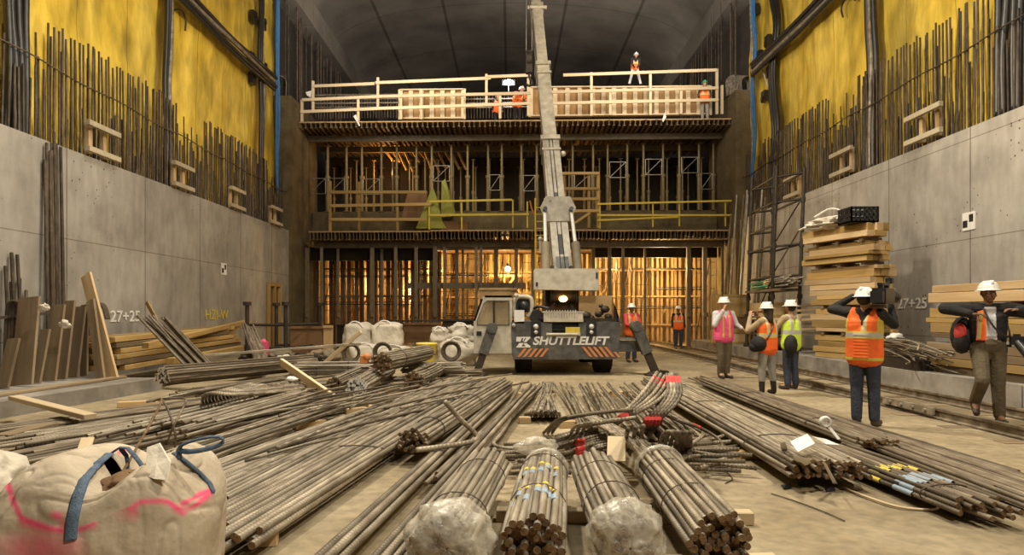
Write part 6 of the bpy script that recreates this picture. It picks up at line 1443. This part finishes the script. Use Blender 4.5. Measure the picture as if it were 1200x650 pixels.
# far workers
def far(label, loc, rz, J={}, **k): return person(label, loc, rz, J, vox=.02, **k)
far('far worker in an orange vest standing between the rails near the lit timber wall', (6.9,26.3,0), 0, dict(), top='black', trous='denim', vest='oran', s=1.0, skin='skind')
far('worker in a red orange vest standing behind the right rear of the crane', (3.65,19.3,0), .3, dict(el=[(-.25,-.15,1.15),(.25,-.1,1.15)], wr=[(-.05,-.3,1.1),(.1,-.3,1.12)]), top='red', trous='denim', vest='oran', s=1.0, skin='skind')
zt_ = FP(0,101,.4).z
t1 = FP(744,101,.5)
far('worker in an orange vest bending forward on top of the long stud formwork', (t1.x, t1.y, t1.z+.02), 0, dict(chest=(0,-.12,1.24), neck=(0,-.28,1.38), head=(.0,-.36,1.47), sh=[(-.19,-.2,1.34),(.19,-.2,1.34)], el=[(-.2,-.3,1.05),(.2,-.3,1.05)], wr=[(-.06,-.36,.82),(.06,-.36,.82)], kn=[(-.2,-.05,.5),(.2,-.05,.5)], an=[(-.3,0,.1),(.3,0,.1)], toe=[(-.34,-.15,.04),(.34,-.15,.04)]), top='black', trous='shirt', vest='oran', s=.84)
M_['ghat'] = mat('green_hard_hat', [(.05,.3,.17),(.08,.36,.2)], 3, .35, bump=0)
t1 = FP(826,133,.15)
far('worker in a green hard hat and orange vest seen from behind on the upper deck', (t1.x, t1.y+.0, ZU), 3.1, dict(el=[(-.25,-.1,1.15),(.25,-.1,1.15)], wr=[(-.2,-.3,1.15),(.2,-.3,1.15)]), top='olive', trous='greyp', vest='oran', s=1.0, hat='ghat')
t1 = FP(606,133,.7)
far('worker in dark clothes and orange vest stooping beside the work lamp on the upper deck', (t1.x, t1.y, ZU), .5, dict(chest=(0,-.15,1.22), neck=(0,-.32,1.34), head=(0,-.42,1.42), sh=[(-.19,-.22,1.32),(.19,-.22,1.32)], el=[(-.24,-.4,1.1),(.24,-.4,1.1)], wr=[(-.1,-.55,.95),(.1,-.55,.95)]), top='oran', trous='black', vest='oran', s=1.05)
t1 = FP(583,133,1.0)
far('worker in a white hard hat half hidden behind the work lamp railing', (t1.x, t1.y, ZU), 0, dict(), top='black', trous='black', vest='oran', s=.88)
t = thing('work_lamp', 'bright white work lamp on a stand on the upper deck', 'lamp', FP(596,133,1.2)); c = FP(596,96,1.2)
m = MB(); m.ball(c, .17, 12, (1.4,.6,.6)); part('bulb', m, M_['cool'], t)
m = MB(); m.cyl((c.x,c.y+.1,ZU),(c.x,c.y+.1,c.z-.05), .03, n=6); m.box((c.x-.3,c.y+.08,c.z-.12),(c.x+.3,c.y+.2,c.z+.14)); part('stand', m, M_['hose'], t)
t = thing('hanging_speaker', 'small dark unit hanging above the work lamp', 'lamp', FP(597,85,1.4)) if 0 else None
# papers fixed to the facade
for pts, d, lab in (([(414,136),(417,134),(422,147),(421,148)],-.3,'white strip hanging off the left of the upper deck edge'), ([(776,140),(779,132),(781,137),(777,143)],-.3,'white scrap caught on the upper deck edge right of the boom'), ([(358,108),(365,106),(364,114),(360,112)],-.1,'white cloth tied at the far left of the upper guardrail')):
    ps = [FP(x, y, d) for x, y in pts]; m = MB(); n = 4; m._add(ps+[p+V((0,.03,0)) for p in ps], [(0,1,2,3),(7,6,5,4)]+[(i,4+i,4+(i+1)%4,(i+1)%4) for i in range(4)]); solo('cloth_strip', m, M_['white'], lab, 'cloth')

# ================================================================ LIGHT + CAMERA
def light(name, kind, loc, e, col, size=1, target=None, spot=None, blend=.5):
    l = bpy.data.lights.new(name, kind); l.energy = e; l.color = col
    if kind == 'AREA': l.size = size
    elif kind == 'SPOT': l.shadow_soft_size = size; l.spot_size = spot; l.spot_blend = blend
    elif kind == 'POINT': l.shadow_soft_size = size
    o = bpy.data.objects.new(name, l); COL.objects.link(o); o.location = loc
    if target is not None: o.rotation_euler = (V(target)-V(loc)).to_track_quat('-Z', 'Y').to_euler()
    return o
W1 = (1,.915,.74)
light('flood_left', 'SPOT', (-3.5,13,14.5), 7500, W1, .5, (.3,6.5,0), 2.3, .9)
light('front_key', 'SPOT', (4.2,-1.5,8.5), 2100, W1, .35, (-.5,10,0), 2.1, .8)
light('flood_right', 'SPOT', (4.5,5,13.5), 4200, W1, .5, (2,10,0), 2.3, .9)
light('flood_mid', 'AREA', (0,10,15.6), 900, W1, 6, (0,10,0))
light('membrane_left', 'SPOT', (3,13,10), 2900, (1,.88,.68), 1, (-10,15,9), 1.5, 1)
light('membrane_right', 'SPOT', (-3,13,10), 3900, (1,.88,.68), 1, (10.3,16,9.5), 1.5, 1)
light('vault_glow', 'SPOT', (-5,22,12), 3600, (1,.92,.8), 2, (-2,45,19), 2.2, 1)
light('vault_glow', 'SPOT', (6,22,12), 3200, (1,.92,.8), 2, (2,45,19), 2.2, 1)
light('facade_fill', 'AREA', (0,18,13), 420, (1,.84,.6), 5, (0,29,8))
AM = (1,.66,.27)
for x, y, z, e in ((-5.4,33.2,2.6,420),(-3.9,32.1,3.6,260),(-.2,31.5,3.6,420),(1.6,32.5,2.5,220),(4.9,30.2,3.7,420),(7.0,29.9,3.6,480),(-7.6,33.0,2.9,180)): light('lamp_interior', 'POINT', (x,y,z), e*1.0, AM, .12)
for x, y, z, e in ((-5.9,31.6,8.4,160),(2.9,32.2,7.1,50)): light('lamp_upper', 'POINT', (x,y,z), e, (1,.5,.15), .1)
c = FP(596,96,.9); light('lamp_deck', 'POINT', (c.x,c.y,c.z), 160, (.9,.93,1), .1)
for x, y, z in ((2.35,32.3,7.1),(2.75,32.3,7.1),(3.05,32.3,6.9),(4.9,32.3,6.95)):
    m = MB(); m.ball((x,y,z), .09, 8); solo('amber_lamp', m, M_['amber'], 'small amber lamp glowing deep between the upper shoring posts', 'lamp', 'amber lamps in the upper tier')
w = bpy.data.worlds.new('World'); bpy.context.scene.world = w; w.use_nodes = True
w.node_tree.nodes['Background'].inputs[0].default_value = (1,.85,.65,1); w.node_tree.nodes['Background'].inputs[1].default_value = .05
cam = bpy.data.cameras.new('Camera'); co = bpy.data.objects.new('Camera', cam); COL.objects.link(co); bpy.context.scene.camera = co
cam.sensor_width = 36; cam.lens = 36*F/1200; co.location = (0,0,H); co.rotation_euler = (math.pi/2,0,0)
cam.shift_x = (600-CX)/1200; cam.shift_y = (HY-325)/1200; cam.clip_end = 200; cam.clip_start = .05
sc = bpy.context.scene; sc.view_settings.view_transform = 'Standard'; sc.view_settings.look = 'None'; sc.view_settings.exposure = 0.1
for nm in ('max_bounces',): sc.cycles.max_bounces = 6
sc.cycles.transparent_max_bounces = 12; sc.cycles.sample_clamp_indirect = 6
for m in bpy.data.meshes:
    if m.users == 0: bpy.data.meshes.remove(m)
